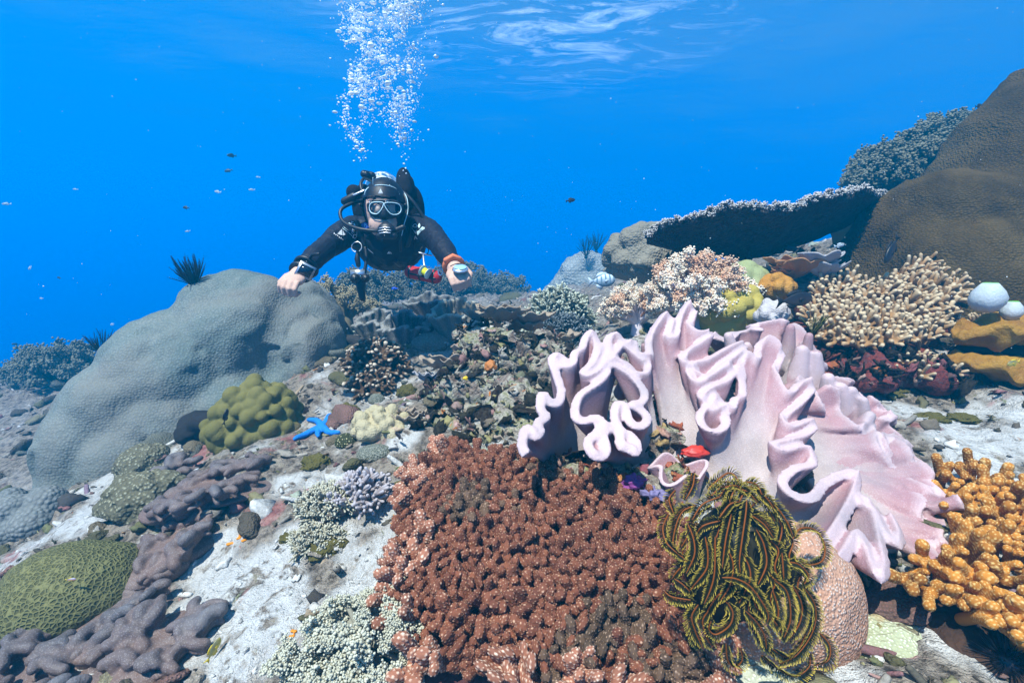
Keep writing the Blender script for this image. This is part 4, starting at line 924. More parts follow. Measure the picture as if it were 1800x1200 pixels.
# ------------------------------------------------------------------ rubble mound with crusts, painted holes and plate corals
def mat_crust(name, seed, dark=.35):
    k = N(name); co = k.n('Mapping', {'Vector': k.co, 'Location': (seed * 3.1, seed, 0)}).outputs[0]
    a = k.noise(11, 5, .7, co, .6); b = k.noise(31, 5, .7, co, .8)
    c = k.ramp(a, [(.28, (.05, .035, .03)), (.40, (.20, .15, .12)), (.50, (.42, .38, .30)), (.57, (.22, .22, .10)), (.66, (.46, .26, .23)), (.76, (.62, .58, .50))])
    c = k.mix(k.rng(b, .56, .64), c, (.07, .06, .045)); c = k.mix(k.rng(k.noise(17, 3, .6, co, 1.5), .66, .69), c, (.50, .16, .02)); c = k.mix(k.rng(k.noise(23, 3, .6, co, 1.5), .69, .72), c, (.42, .07, .09))
    c = k.mix(k.rng(k.noise(15, 3, .6, co, 1.0), .30, .25), c, (.34, .30, .05)); c = k.mix(k.rng(k.noise(12, 4, .7, co, .9), .60, .64), c, (.010, .010, .012))  # the last mix paints the shade of holes as black patches
    k.col(c); k.bump(k.math('ADD', k.math('MULTIPLY', a, 1.2), k.math('ADD', k.math('MULTIPLY', b, .7), k.math('MULTIPLY', k.noise(110, 3), .25))), .03, 1.0); k.rough(.85, .1); return k.m
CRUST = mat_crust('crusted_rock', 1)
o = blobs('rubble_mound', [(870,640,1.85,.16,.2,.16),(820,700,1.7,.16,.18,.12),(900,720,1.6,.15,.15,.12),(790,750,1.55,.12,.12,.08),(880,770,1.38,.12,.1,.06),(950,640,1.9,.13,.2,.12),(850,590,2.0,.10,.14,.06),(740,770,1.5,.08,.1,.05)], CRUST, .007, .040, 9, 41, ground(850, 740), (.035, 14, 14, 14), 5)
tag(o, 'mottled rubble mound with painted dark holes and colourful crusts', 'rock')
RED = N('red_crust'); RED.col(RED.ramp(RED.noise(16, 5, .7, dist=.6), [(.28, (.02, .012, .014)), (.42, (.07, .022, .024)), (.50, (.22, .05, .04)), (.56, (.10, .035, .045)), (.64, (.30, .18, .15)), (.74, (.36, .09, .03))])); RED.bump(RED.noise(45, 5, .7), .02); RED = RED.m
o = blobs('crusted_ledge', [(1520,660,1.64,.13,.12,.045),(1610,655,1.66,.13,.12,.04),(1680,645,1.68,.12,.1,.04),(1450,645,1.68,.08,.12,.045)], RED, .008, .035, 9, 51, ground(1560, 670), (.03, 14, 14, 14), 5)
tag(o, 'dark ledge crusted with red sponge below the tan staghorn coral', 'rock')
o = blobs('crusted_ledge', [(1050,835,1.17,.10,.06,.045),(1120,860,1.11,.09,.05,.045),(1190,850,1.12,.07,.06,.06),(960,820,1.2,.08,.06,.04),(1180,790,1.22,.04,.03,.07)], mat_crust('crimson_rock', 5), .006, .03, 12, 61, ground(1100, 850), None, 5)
tag(o, 'crusted rock ledge between the pink leather coral and plate coral', 'rock')
g = np.random.default_rng(77)
def sponge(name, label, pts, mat, r, rnd, voxel=.004):
    mb = MB(); v, f = ico(2); q = np.random.default_rng(rnd)
    for px, py in pts:
        p = ground(px, py)
        for _ in range(5): mb.add(v * r * q.uniform(.5, 1.1) * np.array([1.3, 1.3, .7]) + p + q.normal(0, r, 3) * [1.2, 1.2, .25], f)
    c = mb.verts().mean(0); o = fuse(name, mb.verts() - c, mb.faces(), mat, None, voxel, 1); o.location = Vector(c.tolist()); return tag(o, label, 'sponge')
OR = plain('orange_sponge', (.62, .22, .015), .7, .2); RD = plain('red_sponge', (.50, .035, .02), .5, .4); YL = plain('yellow_sponge', (.60, .42, .02), .7, .2); PU = plain('purple_sponge', (.22, .05, .20), .7, .2)
sponge('sponge', 'bright orange sponge crust beside the grey leather coral', [(420,945),(432,938),(445,930),(408,955),(452,925),(428,948)], OR, .005, 1, .0025)
sponge('sponge', 'small orange sponge tuft on the green algae cushion', [(548,812),(552,806),(545,818)], OR, .005, 2, .0025)
sponge('sponge', 'orange sponge crust at the left rim of the plate coral', [(700,905),(712,912),(706,900),(694,915)], OR, .004, 3, .002)
sponge('sponge', 'orange sponge spots on white sand near the cream soft coral', [(505,1130),(512,1118),(515,1108)], OR, .003, 4, .0015)
def blob_at(name, label, cat, px, py, Y, rad, mat, rnd, rough=.2):
    v, f = lump((0, 0, 0), rad, rough=rough, freq=2.5, sub=4, rnd=rnd); o = obj(name, v, f, mat); o.location = Vector(at(px, py, Y).tolist()); return tag(o, label, cat)
blob_at('sponge', 'bright red sponge wedged beneath the pink leather coral', 'sponge', 1222, 795, 1.12, (.034, .02, .016), RD, 1)
blob_at('sponge', 'purple sponge crust above the plate coral', 'sponge', 1115, 850, 1.07, (.028, .016, .018), PU, 2, .6)
blob_at('sponge', 'blue violet sponge crust beside the small leather cup', 'sponge', 1150, 868, 1.04, (.024, .016, .016), plain('violet_sponge', (.17, .14, .26)), 3, .6)
blob_at('sponge', 'yellow sponge dot on the rubble mound', 'sponge', 818, 665, 1.60, (.012, .01, .010), YL, 4)
blob_at('sponge', 'orange sponge lump on the rubble mound', 'sponge', 862, 645, 1.62, (.022, .02, .024), plain('rust_sponge', (.40, .14, .03)), 5)

# thin whorled plate corals
def whorl(label, px, py, Y, w, mat, rnd, n=4, tilt=.5, group=None):
    g = np.random.default_rng(rnd); p = at(px, py, Y); root = thing('plate_whorl', label, 'coral', p, group)
    for i in range(n):
        th = np.linspace(-2.0, 2.0, 46) + g.uniform(-.4, .4); R = w * g.uniform(.35, .55) * (1 + .10 * np.sin(5 * th + i) + .06 * np.sin(11 * th)); t = np.linspace(.15, 1, 9)[:, None]
        ax = g.uniform(-1.2, 1.2) - math.pi / 2; x = t * R * np.cos(th + ax); y = t * R * np.sin(th + ax) * .8; z = (t ** 1.6) * R * tilt + .006 * np.sin(9 * th) * t
        o0 = np.array([g.normal(0, w * .18), g.normal(0, w * .12), i * w * .07]); S = np.stack([x, y, z], -1) + o0; k = .0045
        V = np.concatenate([S.reshape(-1, 3), (S - [0, 0, k]).reshape(-1, 3)]); gf = grid_faces(9, 46); off = 9 * 46; e = 8 * 46 + np.arange(45)
        f = np.concatenate([gf, gf[:, ::-1] + off, np.stack([e, e + 1, e + 1 + off, e + off], 1)]); obj('plate', V, f, mat, root)
    return root
def mat_plate(name, a, b):
    k = N(name); k.col(k.mix(k.noise(16, 5, .7), a, b)); k.bump(k.noise(60, 4), .006); k.rough(.8, .1); return k.m
TP = mat_plate('tan_plate', (.20, .14, .10), (.44, .36, .27)); GP = mat_plate('grey_plate', (.26, .24, .24), (.44, .42, .42)); OP = mat_plate('orange_plate', (.34, .14, .05), (.40, .24, .14))
for i, (px, py, Y, w, m, lab) in enumerate([(835,625,1.85,.17,TP,'tan whorled plate coral on the left shoulder of the rubble mound'),(880,570,2.05,.22,TP,'tan plate coral crowning the rubble mound'),(930,585,2.1,.2,TP,'tan plate coral on the right shoulder of the rubble mound'),(975,615,2.1,.2,TP,'grey tan plate coral below the dark branching coral'),
     (790,650,1.75,.14,TP,'low tan plate coral left of the rubble mound'),(760,675,1.72,.12,GP,'small grey plate coral beside the brown cauliflower coral'),(1395,490,2.1,.20,OP,'orange brown thin plate coral behind the staghorn coral'),(1450,485,2.1,.20,GP,'grey thin plate coral behind the staghorn coral'),(720,735,1.55,.10,TP,'brown cup plate coral right of the tan lobed coral'),(905,795,1.3,.12,TP,'tan plate coral at the left foot of the pink leather coral')]):
    whorl(lab, px, py, Y, w, m, i)
knobby('knobby_coral', 'orange knobby coral behind the yellow green coral', 1370, 510, 2.05, .15, .07, .12, mat_massive('orange_knob', (.36, .15, .02), (.48, .26, .06), (.08, .04, .02), 160, .004), 22, 9, .006, 0, (.018, .03))
knobby('knobby_coral', 'pale grey knobby coral under the dark drifting fish', 1365, 560, 1.8, .12, .07, .1, mat_massive('pale_knob', (.42, .38, .38), (.5, .46, .44), (.12, .1, .1), 160, .004), 18, 10, .006, 0, (.016, .026))

# ------------------------------------------------------------------ sea squirts, clam, starfish, urchin, small feather stars
def squirt(px, py, Y, r, label, rnd):
    root = thing('sea_squirt', label, 'sea squirt', at(px, py + 26 * r / .06, Y), None)
    th = np.linspace(0, 2 * math.pi, 40, endpoint=False); prof = [(.30, -1.0), (.62, -.85), (.92, -.45), (1.0, -.05), (.86, .45), (.58, .85), (.40, 1.08), (.33, .93), (.28, .80), (.22, .45), (.1, .3)]
    V = np.array([[a * math.cos(t) * (1 + .05 * math.sin(3 * t + rnd)), a * math.sin(t), b + .08 * a * math.cos(t)] for a, b in prof for t in th]) * r
    V += (.07 * r * np.stack([noise(V * 22, rnd), noise(V * 22, rnd + 1), noise(V * 22, rnd + 2)], 1)); V[:, 2] += r * .9
    k = N('squirt'); z = k.n('SeparateXYZ', {0: k.co}).outputs['Z']; c = k.mix(k.rng(k.vor(260), .12, .3), (.60, .63, .64), (.42, .46, .48)); c = k.mix(k.rng(k.noise(28, 2), .68, .72), c, (.12, .34, .03)); c = k.mix(k.rng(z, r * 1.86, r * 1.98), c, (.10, .30, .02)); k.col(c); k.rough(.6, .2); k.bump(k.noise(120, 3), .002)
    obj('body', V, grid_faces(len(prof), 40, True), k.m, root)
squirt(1733, 525, 1.62, .050, 'large white sea squirt with a green mouth', 1); squirt(1777, 547, 1.62, .031, 'small white sea squirt beside the larger one', 2)
def build_clam():
    c = at(1765, 615, 1.60); root = thing('plate_sponge', 'glossy ochre yellow folded plate coral at the right edge', 'coral', c)
    k = N('ochre'); k.col(k.mix(k.rng(k.noise(9, 5), .35, .65), (.24, .10, .008), (.42, .23, .025))); k.rough(.5, .3); k.bump(k.noise(40, 5, .7), .014)
    for nm, z, sx, sy, tl in [('upper_fold', .062, .17, .10, .30), ('lower_fold', -.050, .19, .12, -.10)]:
        v, f = ico(5); V = v * np.array([sx, sy, .046]); V[:, 2] += z + tl * V[:, 0] * .5 + .022 * noise(V * 18, 3) + .012 * noise(V * 45, 8) + .03 * (V[:, 1] / sy) ** 2 * np.sign(z); V += .008 * np.stack([noise(V * 14, 4)] * 3, 1); obj(nm, V, f, k.m, root)
    v, f = ico(3); obj('gap', v * np.array([.14, .07, .03]) + [.01, .03, 0], f, plain('clam_gap_shade', (.012, .01, .012), .8, .1), root)  # dark solid added between the folds to imitate the shade of the gap
build_clam()
def build_starfish():
    pts = [(567,753),(580,738),(598,760),(562,772),(520,772),(542,746)]
    c = ground(567, 755); tips = [(581,732),(597,764),(560,772),(517,777),(541,742)]
    root = thing('starfish', 'bright blue five armed starfish on white sand', 'starfish', c); k = N('blue_star'); k.col(k.mix(k.noise(90, 3), (.008, .13, .50), (.02, .24, .66))); k.bump(k.vor(300), .002); k.rough(.6, .2); mb = MB()
    for a, b in tips:
        q = ground(a, b); d = q - c; L = np.linalg.norm(d); s = np.linspace(0, 1, 12)[:, None]; P = c + d * s + np.cross(d, [0, 0, 1]) * .10 * np.sin(s * math.pi); 
        P[:, 2] = H(P[:, 0], P[:, 1]) + .010; P = gsmooth(P, 1.0); mb.add(*tube(P, np.interp(s[:, 0], [0, .2, .85, 1], [.017, .0135, .0095, .007]), 12))
    v, f = ico(3); mb.add(v * np.array([.020, .020, .014]) + c + [0, 0, .010], f)
    under(fuse('body', mb.verts(), mb.faces(), k.m, None, .0028, 2), root)
build_starfish()
def build_urchin():
    c = ground(1765, 1178); root = thing('sea_urchin', 'black sea urchin in the near right corner', 'sea urchin', c); m = plain('urchin', (.008, .008, .012), .4, .4)
    v, f = ico(3); obj('body', v * .02 + [0, 0, .016], f, m, root); g = np.random.default_rng(1)
    for i in range(120):
        d = g.normal(0, 1, 3); d[2] = abs(d[2]) * .8; d /= np.linalg.norm(d); b = np.array([0, 0, .016]); obj('spine', *tube([b + d * .015, b + d * .030, b + d * g.uniform(.04, .055)], [.0011, .0008, .0003], 4), m, root)
build_urchin()
def dark_star(label, px, py, Y, r, n, rnd, lean, mat):
    c = at(px, py, Y); root = thing('feather_star', label, 'feather star', c); g = np.random.default_rng(rnd)
    for i in range(n):
        a = 2 * math.pi * i / n + g.normal(0, .2); d = np.array([math.cos(a) * .8, math.sin(a) * .8, g.uniform(.2, 1.0)]) + lean; d /= np.linalg.norm(d); L = r * g.uniform(.8, 1.3); s = np.linspace(0, 1, 14)[:, None]
        P = d * L * s + np.array([0, 0, 1.0]) * L * .35 * s ** 2 + np.cross(d, g.normal(0, 1, 3)) * L * .25 * s ** 2 + np.array(lean) * L * .3 * s ** 2
        rib, mb = feather_arm(P, np.array([[0, -.5, 1.0]] * 14), r * .10, r * .07, i, r * .018); mb.add(*rib, 0.3); mb.a[-1] = np.full(len(rib[0]), .3); mb.build('arm', mat, root)
    v, f = ico(2); obj('disc', v * r * .16, f, mat, root)
BLK = mat_fringe('black_fringe', (.006, .006, .010), (.014, .013, .024))
dark_star('black feather star with raised arms on top of the boulder coral', 345, 505, 2.36, .095, 70, 1, np.array([-.4, 0, .35]), BLK)
dark_star('black bunched feather star on the lower boulder ridge', 178, 622, 2.28, .075, 34, 2, np.array([0, 0, .3]), BLK)
dark_star('dim dark feather star on the distant pale boulder', 1030, 452, 7.5, .18, 26, 3, np.array([0, 0, .6]), BLK); dark_star('dim dark feather star behind the other on the pale boulder', 1048, 443, 7.9, .17, 26, 4, np.array([0, 0, .9]), BLK)
dark_star('small green and black feather star right of the pink leather coral', 1428, 590, 1.62, .05, 24, 5, np.array([0, -.6, .4]), mat_fringe('green_fringe', (.012, .016, .006), (.34, .36, .04)))
# ------------------------------------------------------------------ the diver
from mathutils.bvhtree import BVHTree
def capsule(mb, P, R, sides=16): mb.add(*tube(P, R, sides))
def disc_solid(r, h, n, z0=None):
    z0 = -h / 2 if z0 is None else z0; k = min(.2 * r, .4 * h); prof = [(0, z0), (r - k, z0), (r, z0 + k), (r, z0 + h - k), (r - k, z0 + h), (0, z0 + h)]; t = np.linspace(0, 2 * math.pi, n, endpoint=False)
    return np.array([[max(a, 1e-5) * math.cos(q), max(a, 1e-5) * math.sin(q), b] for a, b in prof for q in t]), grid_faces(len(prof), n, True)
def build_diver():
    A = lambda *q: at(*q)
    root_loc = A(690, 465, 2.3); root = thing('person', 'diver in a black wetsuit and hood hovering with fists stretched out', 'person', root_loc)
    mb = MB(); v4, f4 = ico(4); v3, f3 = ico(3)
    hc = A(677, 366, 2.06)
    mb.add(v4 * np.array([.086, .100, .118]) + hc, f4)                                             # skull in its hood
    mb.add(v3 * np.array([.058, .060, .055]) + hc + [0, -.045, -.075], f3)                         # jaw
    mb.add(v3 * np.array([.013, .016, .020]) + hc + [0, -.10, -.018], f3)                          # nose
    capsule(mb, [hc + [0, .03, -.07], A(680, 415, 2.20)], [.068, .085])                            # neck
    sl, sr = A(622, 404, 2.20), A(738, 400, 2.20)
    capsule(mb, [A(640, 412, 2.22), A(682, 425, 2.20), A(722, 410, 2.22)], [.085, .115, .085])     # shoulders and chest
    capsule(mb, [A(686, 430, 2.18), A(690, 436, 2.45), A(690, 440, 2.75)], [.118, .125, .115], 20) # trunk reaching back
    capsule(mb, [A(665, 432, 2.24), A(672, 440, 2.5), A(676, 444, 2.78)], [.10, .105, .105])
    capsule(mb, [A(712, 428, 2.24), A(706, 438, 2.5), A(702, 444, 2.78)], [.10, .105, .105])
    for s in (-1, 1):                                                                              # legs trail behind
        h = A(690 + 16 * s, 444, 2.8); capsule(mb, [h, h + [.03 * s, .42, -.04], h + [.04 * s, .82, .02]], [.088, .062, .042]); capsule(mb, [h + [.04 * s, .82, .02], h + [.05 * s, .98, .06]], [.045, .030])
    er, wr, fr = A(573, 436, 1.99), A(530, 477, 1.80), A(507, 500, 1.72)
    el, wl_, fl = A(771, 428, 1.99), A(797, 466, 1.82), A(808, 492, 1.74)
    capsule(mb, [sl, (sl + er) / 2 + [-.005, 0, .006], er, er * .5 + wr * .5 + [0, 0, .004], wr], [.066, .060, .048, .045, .031], 18)
    capsule(mb, [sr, (sr + el) / 2 + [.005, 0, .006], el, el * .5 + wl_ * .5 + [0, 0, .004], wl_], [.064, .058, .047, .044, .031], 18)
    hands = []
    for w, k, s in ((wr, fr, -1), (wl_, fl, 1)):
        d = k - w; L = np.linalg.norm(d); d /= L; side = np.cross(d, [0, -1, .35]); side /= np.linalg.norm(side); up = np.cross(side, d); up = up if up[2] > 0 else -up
        capsule(mb, [w, w + d * .03], [.029, .030], 14)
        pc = w + d * .055
        Rm = np.stack([side, up, d], 1); mb.add(v3 * np.array([.042, .022, .042]) @ Rm.T + pc, f3)                 # back of the hand
        for i, (o_, ln, rr) in enumerate([(-.030, .9, .0092), (-.0105, 1.0, .0100), (.0105, .97, .0100), (.030, .82, .0090)]):
            kn = pc + side * o_ + d * .034 * ln + up * .006
            p1 = kn + d * .022 - up * .012; p2 = p1 - up * .026 + d * .002; p3 = p2 - d * .024 - up * .004
            mb.add(*tube([kn, p1, p2, p3], [rr * 1.12, rr, rr, rr * .9], 10))
        tb = pc - side * s * .036 - d * .012 - up * .004; t1 = tb - side * s * .012 + d * .030 - up * .012; t2 = t1 + side * s * .018 + d * .022 - up * .010
        mb.add(*tube([tb, t1, t2], [.0125, .0105, .0090], 10)); hands.append((w, d, side, up, pc))
    mat = N('diver_skin'); sk = mat.attr('c', 'Fac'); neo = mat.mix(mat.noise(40, 3), (.004, .006, .014), (.008, .010, .022)); flesh = mat.mix(mat.noise(30, 4), (.50, .30, .22), (.64, .42, .32))
    mat.col(mat.mix(sk, neo, flesh)); mat.bump(mat.noise(140, 4), .002, .6); mat.rough(.6, .25)
    body = fuse('body', mb.verts(), mb.faces(), mat.m, None, .0042, 1)
    solid_only(body.data); co = coords(body.data); c = np.zeros(len(co))
    for w, d, side, up, pc in hands: c = np.maximum(c, (((co - w) @ d) > .012) * (np.linalg.norm(co - pc, axis=1) < .12))
    q = (co - hc); face = (np.abs(q[:, 0]) < .060) & (q[:, 2] < .022) & (q[:, 2] > -.118) & (q[:, 1] < -.045); c = np.maximum(c, face * 1.0)
    nb_ = np.empty(len(co) * 3, np.float32); body.data.vertices.foreach_get('normal', nb_); wr_ = (.0030 * (1 - np.abs(noise(co * np.array([26, 26, 30]), 5))) ** 3 - .004 * np.abs(noise(co * 11, 7))) * (1 - c) * (np.linalg.norm(co - hc, axis=1) > .17)
    co = co + nb_.reshape(-1, 3) * wr_[:, None]; body.data.vertices.foreach_set('co', co.astype(np.float32).ravel()); body.data.update()
    attr(body.data, 'c', c); me = body.data
    bvh = BVHTree.FromPolygons([Vector(p) for p in co.tolist()], [tuple(p.vertices) for p in me.polygons]); under(body, root)
    def on(px, py, off=.003):
        d = Vector(ray(px, py).tolist()).normalized(); h = bvh.ray_cast(Vector((0, 0, 0)), d); t = h[3] if h[0] is not None else 2.1
        return np.array(d * (t - off))
    K = lambda x, y: (560 + x / 5.0, 290 + y / 5.0)                                                 # detail view of the diver
    CY_ = plain('pale_cyan_print', (.55, .74, .75), .5, .3); BK = plain('black_rubber', (.010, .010, .013), .45, .4); SV = plain('silver_metal', (.62, .64, .66), .3, .5, .8); WH = plain('white_print', (.70, .72, .72), .6, .3); BLU = plain('blue_badge', (.02, .06, .30), .5, .3)
    def decal(name, polys, m, parent, off=.003, thick=.0):
        mb2 = MB()
        for P in polys:
            P = np.array(P, float); n = len(P); cpt = P.mean(0); V = [on(*K(*cpt), off)] + [on(*K(*p), off) for p in P]
            mb2.add(np.array(V), np.array([[0, 1 + i, 1 + (i + 1) % n] for i in range(n)]))
        o = mb2.build(name, m, parent, False); o.location = -Vector(root_loc.tolist()) if parent is root else o.location; return o
    def letters(txt, pos, size, ang, m, name='letter'):
        cu = bpy.data.curves.new('t', 'FONT'); cu.body = txt; cu.align_x = 'CENTER'; cu.align_y = 'CENTER'; cu.size = size; cu.offset = size * .02; to = bpy.data.objects.new('t', cu); COL.objects.link(to)
        dg = bpy.context.evaluated_depsgraph_get(); dg.update(); m2 = bpy.data.meshes.new_from_object(to.evaluated_get(dg)); bpy.data.objects.remove(to)
        bm = bmesh.new(); bm.from_mesh(m2); bmesh.ops.triangulate(bm, faces=bm.faces); ca, sa = math.cos(ang), math.sin(ang); V = []; 
        for q in bm.verts: x, y = q.co.x, q.co.y; V.append(on(*K(pos[0] + x * ca + y * sa, pos[1] + x * sa - y * ca), .0045))
        F_ = [[q.index for q in f.verts] for f in bm.faces]; bm.free()
        o = obj(name, np.array(V) - root_loc, F_, m, root, False); return o
    # sleeve prints
    strip = lambda a, b, w: (lambda w: [(a[0] - w * .5, a[1] - w), (b[0] - w * .5, b[1] - w), (b[0] + w * .5, b[1] + w), (a[0] + w * .5, a[1] + w)])(w * 1.5)
    decal('sleeve_stripe', [strip((210, 555), (275, 605), 5), strip((222, 545), (300, 606), 4), strip((275, 605), (320, 650), 4), strip((310, 530), (352, 508), 8), strip((318, 545), (352, 525), 6), strip((330, 620), (348, 580), 5), strip((255, 525), (275, 512), 5)], CY_, root)
    decal('sleeve_stripe', [strip((868, 610), (930, 550), 5), strip((862, 595), (918, 545), 4), strip((805, 520), (830, 540), 8), strip((812, 545), (832, 570), 6), strip((878, 545), (890, 520), 7), strip((820, 590), (832, 612), 5)], CY_, root)
    for t, p in (('F', (290, 515)), ('E', (303, 575)), ('D', (318, 630))): letters(t, p, 52, .28, WH)
    for t, p in (('O', (848, 535)), ('V', (850, 590)), ('A', (852, 640))): letters(t, p, 46, -.12, WH)
    decal('sleeve_badge', [[(165, 605), (205, 562), (210, 618)], [(212, 572), (235, 612), (215, 620)]], WH, root); decal('sleeve_mark', [[(x, y), (x + 6, y - 9 + 4 * (i % 2)), (x + 12, y + 6), (x + 5, y + 10 - 3 * (i % 3))] for i, (x, y) in enumerate([(132 + 15 * q, 600 + 10.5 * q) for q in range(6)])], WH, root)
    decal('chest_badge', [[(415 + 42 * math.cos(t), 530 + 27 * math.sin(t)) for t in np.linspace(0, 6.28, 24, endpoint=False)]], BLU, root, .003); letters('H', (416, 530), 42, .1, CY_)
    decal('chest_badge', [[(600, 780), (620, 756), (630, 780)], [(632, 780), (628, 760), (646, 780)]], WH, root)
    decal('chest_stripe', [strip((372, 562), (520, 580), 5), strip((430, 735), (480, 778), 4)], WH, root)
    # hood
    hood = thing('hood', None, None); hood.location = (0, 0, 0); bpy.data.objects.remove(hood)
    hv = v4[v4[:, 1] > -9]; keep = lambda p: (p[:, 1] > -.42) | (p[:, 2] > .14)
    m = np.array([keep(v4[t]).all() for t in f4]); hf = f4[m]; hmat = plain('hood_neoprene', (.004, .006, .012), .5, .3)
    hood = obj('hood', v4 * np.array([.094, .108, .126]) + hc + [0, .004, .002] - root_loc, hf, hmat, root)
    arc = [on(*K(x, y), .012) for x, y in [(405, 260), (415, 222), (450, 192), (500, 180), (550, 176), (600, 180), (655, 195), (695, 222), (712, 260)]]
    obj('hood_trim', *tube(catmull(arc, 40) - root_loc, .0018, 6), CY_, hood)
    for x in (478, 625): obj('hood_seam', *tube(np.array([on(*K(x, 178), .012), on(*K(x, 140), .014), on(*K(x, 112), .012)]) - root_loc, .0012, 6), CY_, hood)
    lg = MB()
    for P in ([(528, 242), (545, 206), (562, 242)], [(526, 250), (526, 245), (565, 245), (565, 250)]):
        V = np.array([at(*K(*p), hc[1] - .112) for p in P]); lg.add(V, np.array([[0, 1, 2]])) if len(P) == 3 else lg.add(V, np.array([[0, 1, 2, 3]]))
    lgo = lg.build('hood_logo', WH, hood, False); lgo.location = -Vector(root_loc.tolist())
    # eyes
    for ex in (-.029, .029):
        e = hc + [ex, -.090, .010]; ey = obj('eye', v3 * .0125 + e - root_loc, f3, plain('eye_white', (.7, .66, .62), .3, .5), root)
        obj('iris', v3 * np.array([.0062, .003, .0062]) + e + [0, -.0115, -.001] - root_loc, f3, plain('iris', (.02, .012, .008), .2, .6), ey)
        lid = MB(); t = np.linspace(-1.2, 1.2, 12); lid.add(*tube(e + np.stack([.0135 * np.sin(t), -.0115 * np.cos(t) - .001, .0065 + .003 * np.cos(t)], 1), .0026, 6)); o = lid.build('eyelid', plain('eyelid_skin', (.46, .27, .2)), ey); o.location = -Vector(root_loc.tolist())
        br = obj('eyebrow', *tube(e + np.stack([.017 * np.sin(t), -.012 * np.cos(t) - .004, .019 + .002 * np.cos(t)], 1) - root_loc, .0028, 6), plain('brow', (.02, .014, .01)), root)
    # ---- mask
    mloc = hc + [0, -.11, 0]; mask = thing('diving_mask', 'black two lens diving mask with pale blue rims on the face of the diver', 'diving mask', mloc)
    Lp = [[(442, 372), (452, 342), (478, 328), (530, 326), (566, 332), (566, 356), (545, 400), (512, 430), (470, 424), (448, 402)], [(578, 356), (580, 334), (620, 326), (672, 328), (696, 345), (705, 374), (698, 404), (676, 426), (636, 430), (604, 402)]]
    yf = hc[1] - .118
    bow = lambda P: P + np.stack([0 * P[:, 0], 5.5 * (P[:, 0] - hc[0]) ** 2, 0 * P[:, 0]], 1)
    glass = N('lens_glass'); glass.col((.75, .88, .92)); _t = glass.n('BsdfTransparent', {'Color': (.92, .97, .98)}); _g = glass.n('BsdfGlossy', {'Roughness': .03}); _m = glass.n('MixShader', {0: .015, 1: _t.outputs[0], 2: _g.outputs[0]}); glass.t.links.new(_m.outputs[0], glass.t.nodes['Material Output'].inputs['Surface'])
    for P in Lp:
        C = catmull(bow(np.array([at(*K(*p), yf) for p in P])), 60, True); cc = C.mean(0)
        Cc = np.concatenate([C, C[:2]]); obj('lens_rim', *tube(Cc - mloc, .0019, 8, False), CY_, mask)
        inner = cc + (C - cc) * .96; obj('skirt', *tube(np.concatenate([inner, inner[:2]]) + [0, .010, 0] - mloc, .0045, 10, False), BK, mask)
        n = len(C); obj('lens', np.concatenate([[cc], C, [cc + [0, .0025, 0]], C + [0, .0025, 0]]) - mloc, np.concatenate([np.array([[0, 1 + i, 1 + (i + 1) % n] for i in range(n)]), np.array([[n + 1, n + 2 + (i + 1) % n, n + 2 + i] for i in range(n)])]), glass.m, mask)
    nb = MB()
    for P, r in (([(572, 345), (572, 400), (574, 440)], (.010, .020, .022)), ([(500, 440), (572, 448), (645, 440)], (.010, .017, .010)), ([(448, 400), (470, 432), (510, 446)], (.008, .010, .011)), ([(700, 400), (680, 432), (640, 446)], (.008, .010, .011)), ([(440, 350), (470, 318), (570, 312), (670, 318), (706, 350)], (.009, .008, .009, .008, .009)), ([(436, 350), (440, 400)], (.010, .008)), ([(708, 350), (704, 400)], (.010, .008))):
        Q = bow(np.array([at(*K(*p), yf + .020) for p in P])); nb.add(*tube(Q, r, 12))
    under(fuse('nose_pocket', nb.verts(), nb.faces(), BK, None, .003, 2), mask)
    th = np.linspace(-.25, math.pi + .25, 40); obj('strap', *tube(hc + np.stack([.099 * np.cos(th), .114 * np.sin(th) - .01, 0 * th + .008], 1) - mloc, .007, 8), BK, mask)
    # ---- breathing set
    sloc = A(668, 345, 2.4); st = thing('scuba_set', 'silver scuba tank, black vest and hoses worn by the diver', 'scuba gear', sloc)
    a, b = A(669, 330, 2.30), A(690, 352, 2.95); s = np.linspace(0, 1, 14)[:, None]
    obj('tank', *tube(a + (b - a) * s - sloc, np.interp(s[:, 0], [0, .06, .15, 1], [.045, .075, .088, .088]), 28), plain('tank_metal', (.74, .78, .78), .35, .6, .15), st)
    kn = MB(); kn.add(*tube([A(640, 306, 2.30), A(654, 309, 2.30)], .018, 14)); kn.add(*tube([A(652, 309, 2.30), A(664, 318, 2.32)], .014, 12)); kn.build('valve', BK, st).location = -Vector(sloc.tolist())
    wing = MB(); wing.add(v4 * np.array([.045, .05, .085]) * (1 + .08 * noise(v4 * 3)[:, None]) + A(714, 338, 2.22), f4); wing.add(v4 * np.array([.035, .05, .065]) + A(710, 320, 2.24), f4); wing.add(v4 * np.array([.055, .05, .10]) + A(640, 362, 2.24), f4); wing.add(v4 * np.array([.055, .06, .12]) + A(726, 372, 2.26), f4); wing.add(v4 * np.array([.17, .05, .10]) + A(682, 380, 2.36), f4); wing.add(v4 * np.array([.035, .03, .035]) + A(622, 338, 2.20), f4)
    under(fuse('vest', wing.verts(), wing.faces(), plain('vest_fabric', (.010, .010, .014), .8, .1), None, .006, 3), st)
    def hose(pts, r, m=BK, name='hose'): return obj(name, *tube(catmull(np.array([at(x, y, Y) for x, y, Y in pts]), 50) - sloc, r, 8), m, st)
    hose([(652,318,2.28),(640,314,2.22),(634,326,2.18),(640,345,2.16)], .007)
    hose([(640,352,2.14),(622,356,2.08),(602,366,2.04),(598,378,2.02),(606,392,1.99),(630,402,1.96),(660,406,1.95),(672,406,1.93)], .0075)
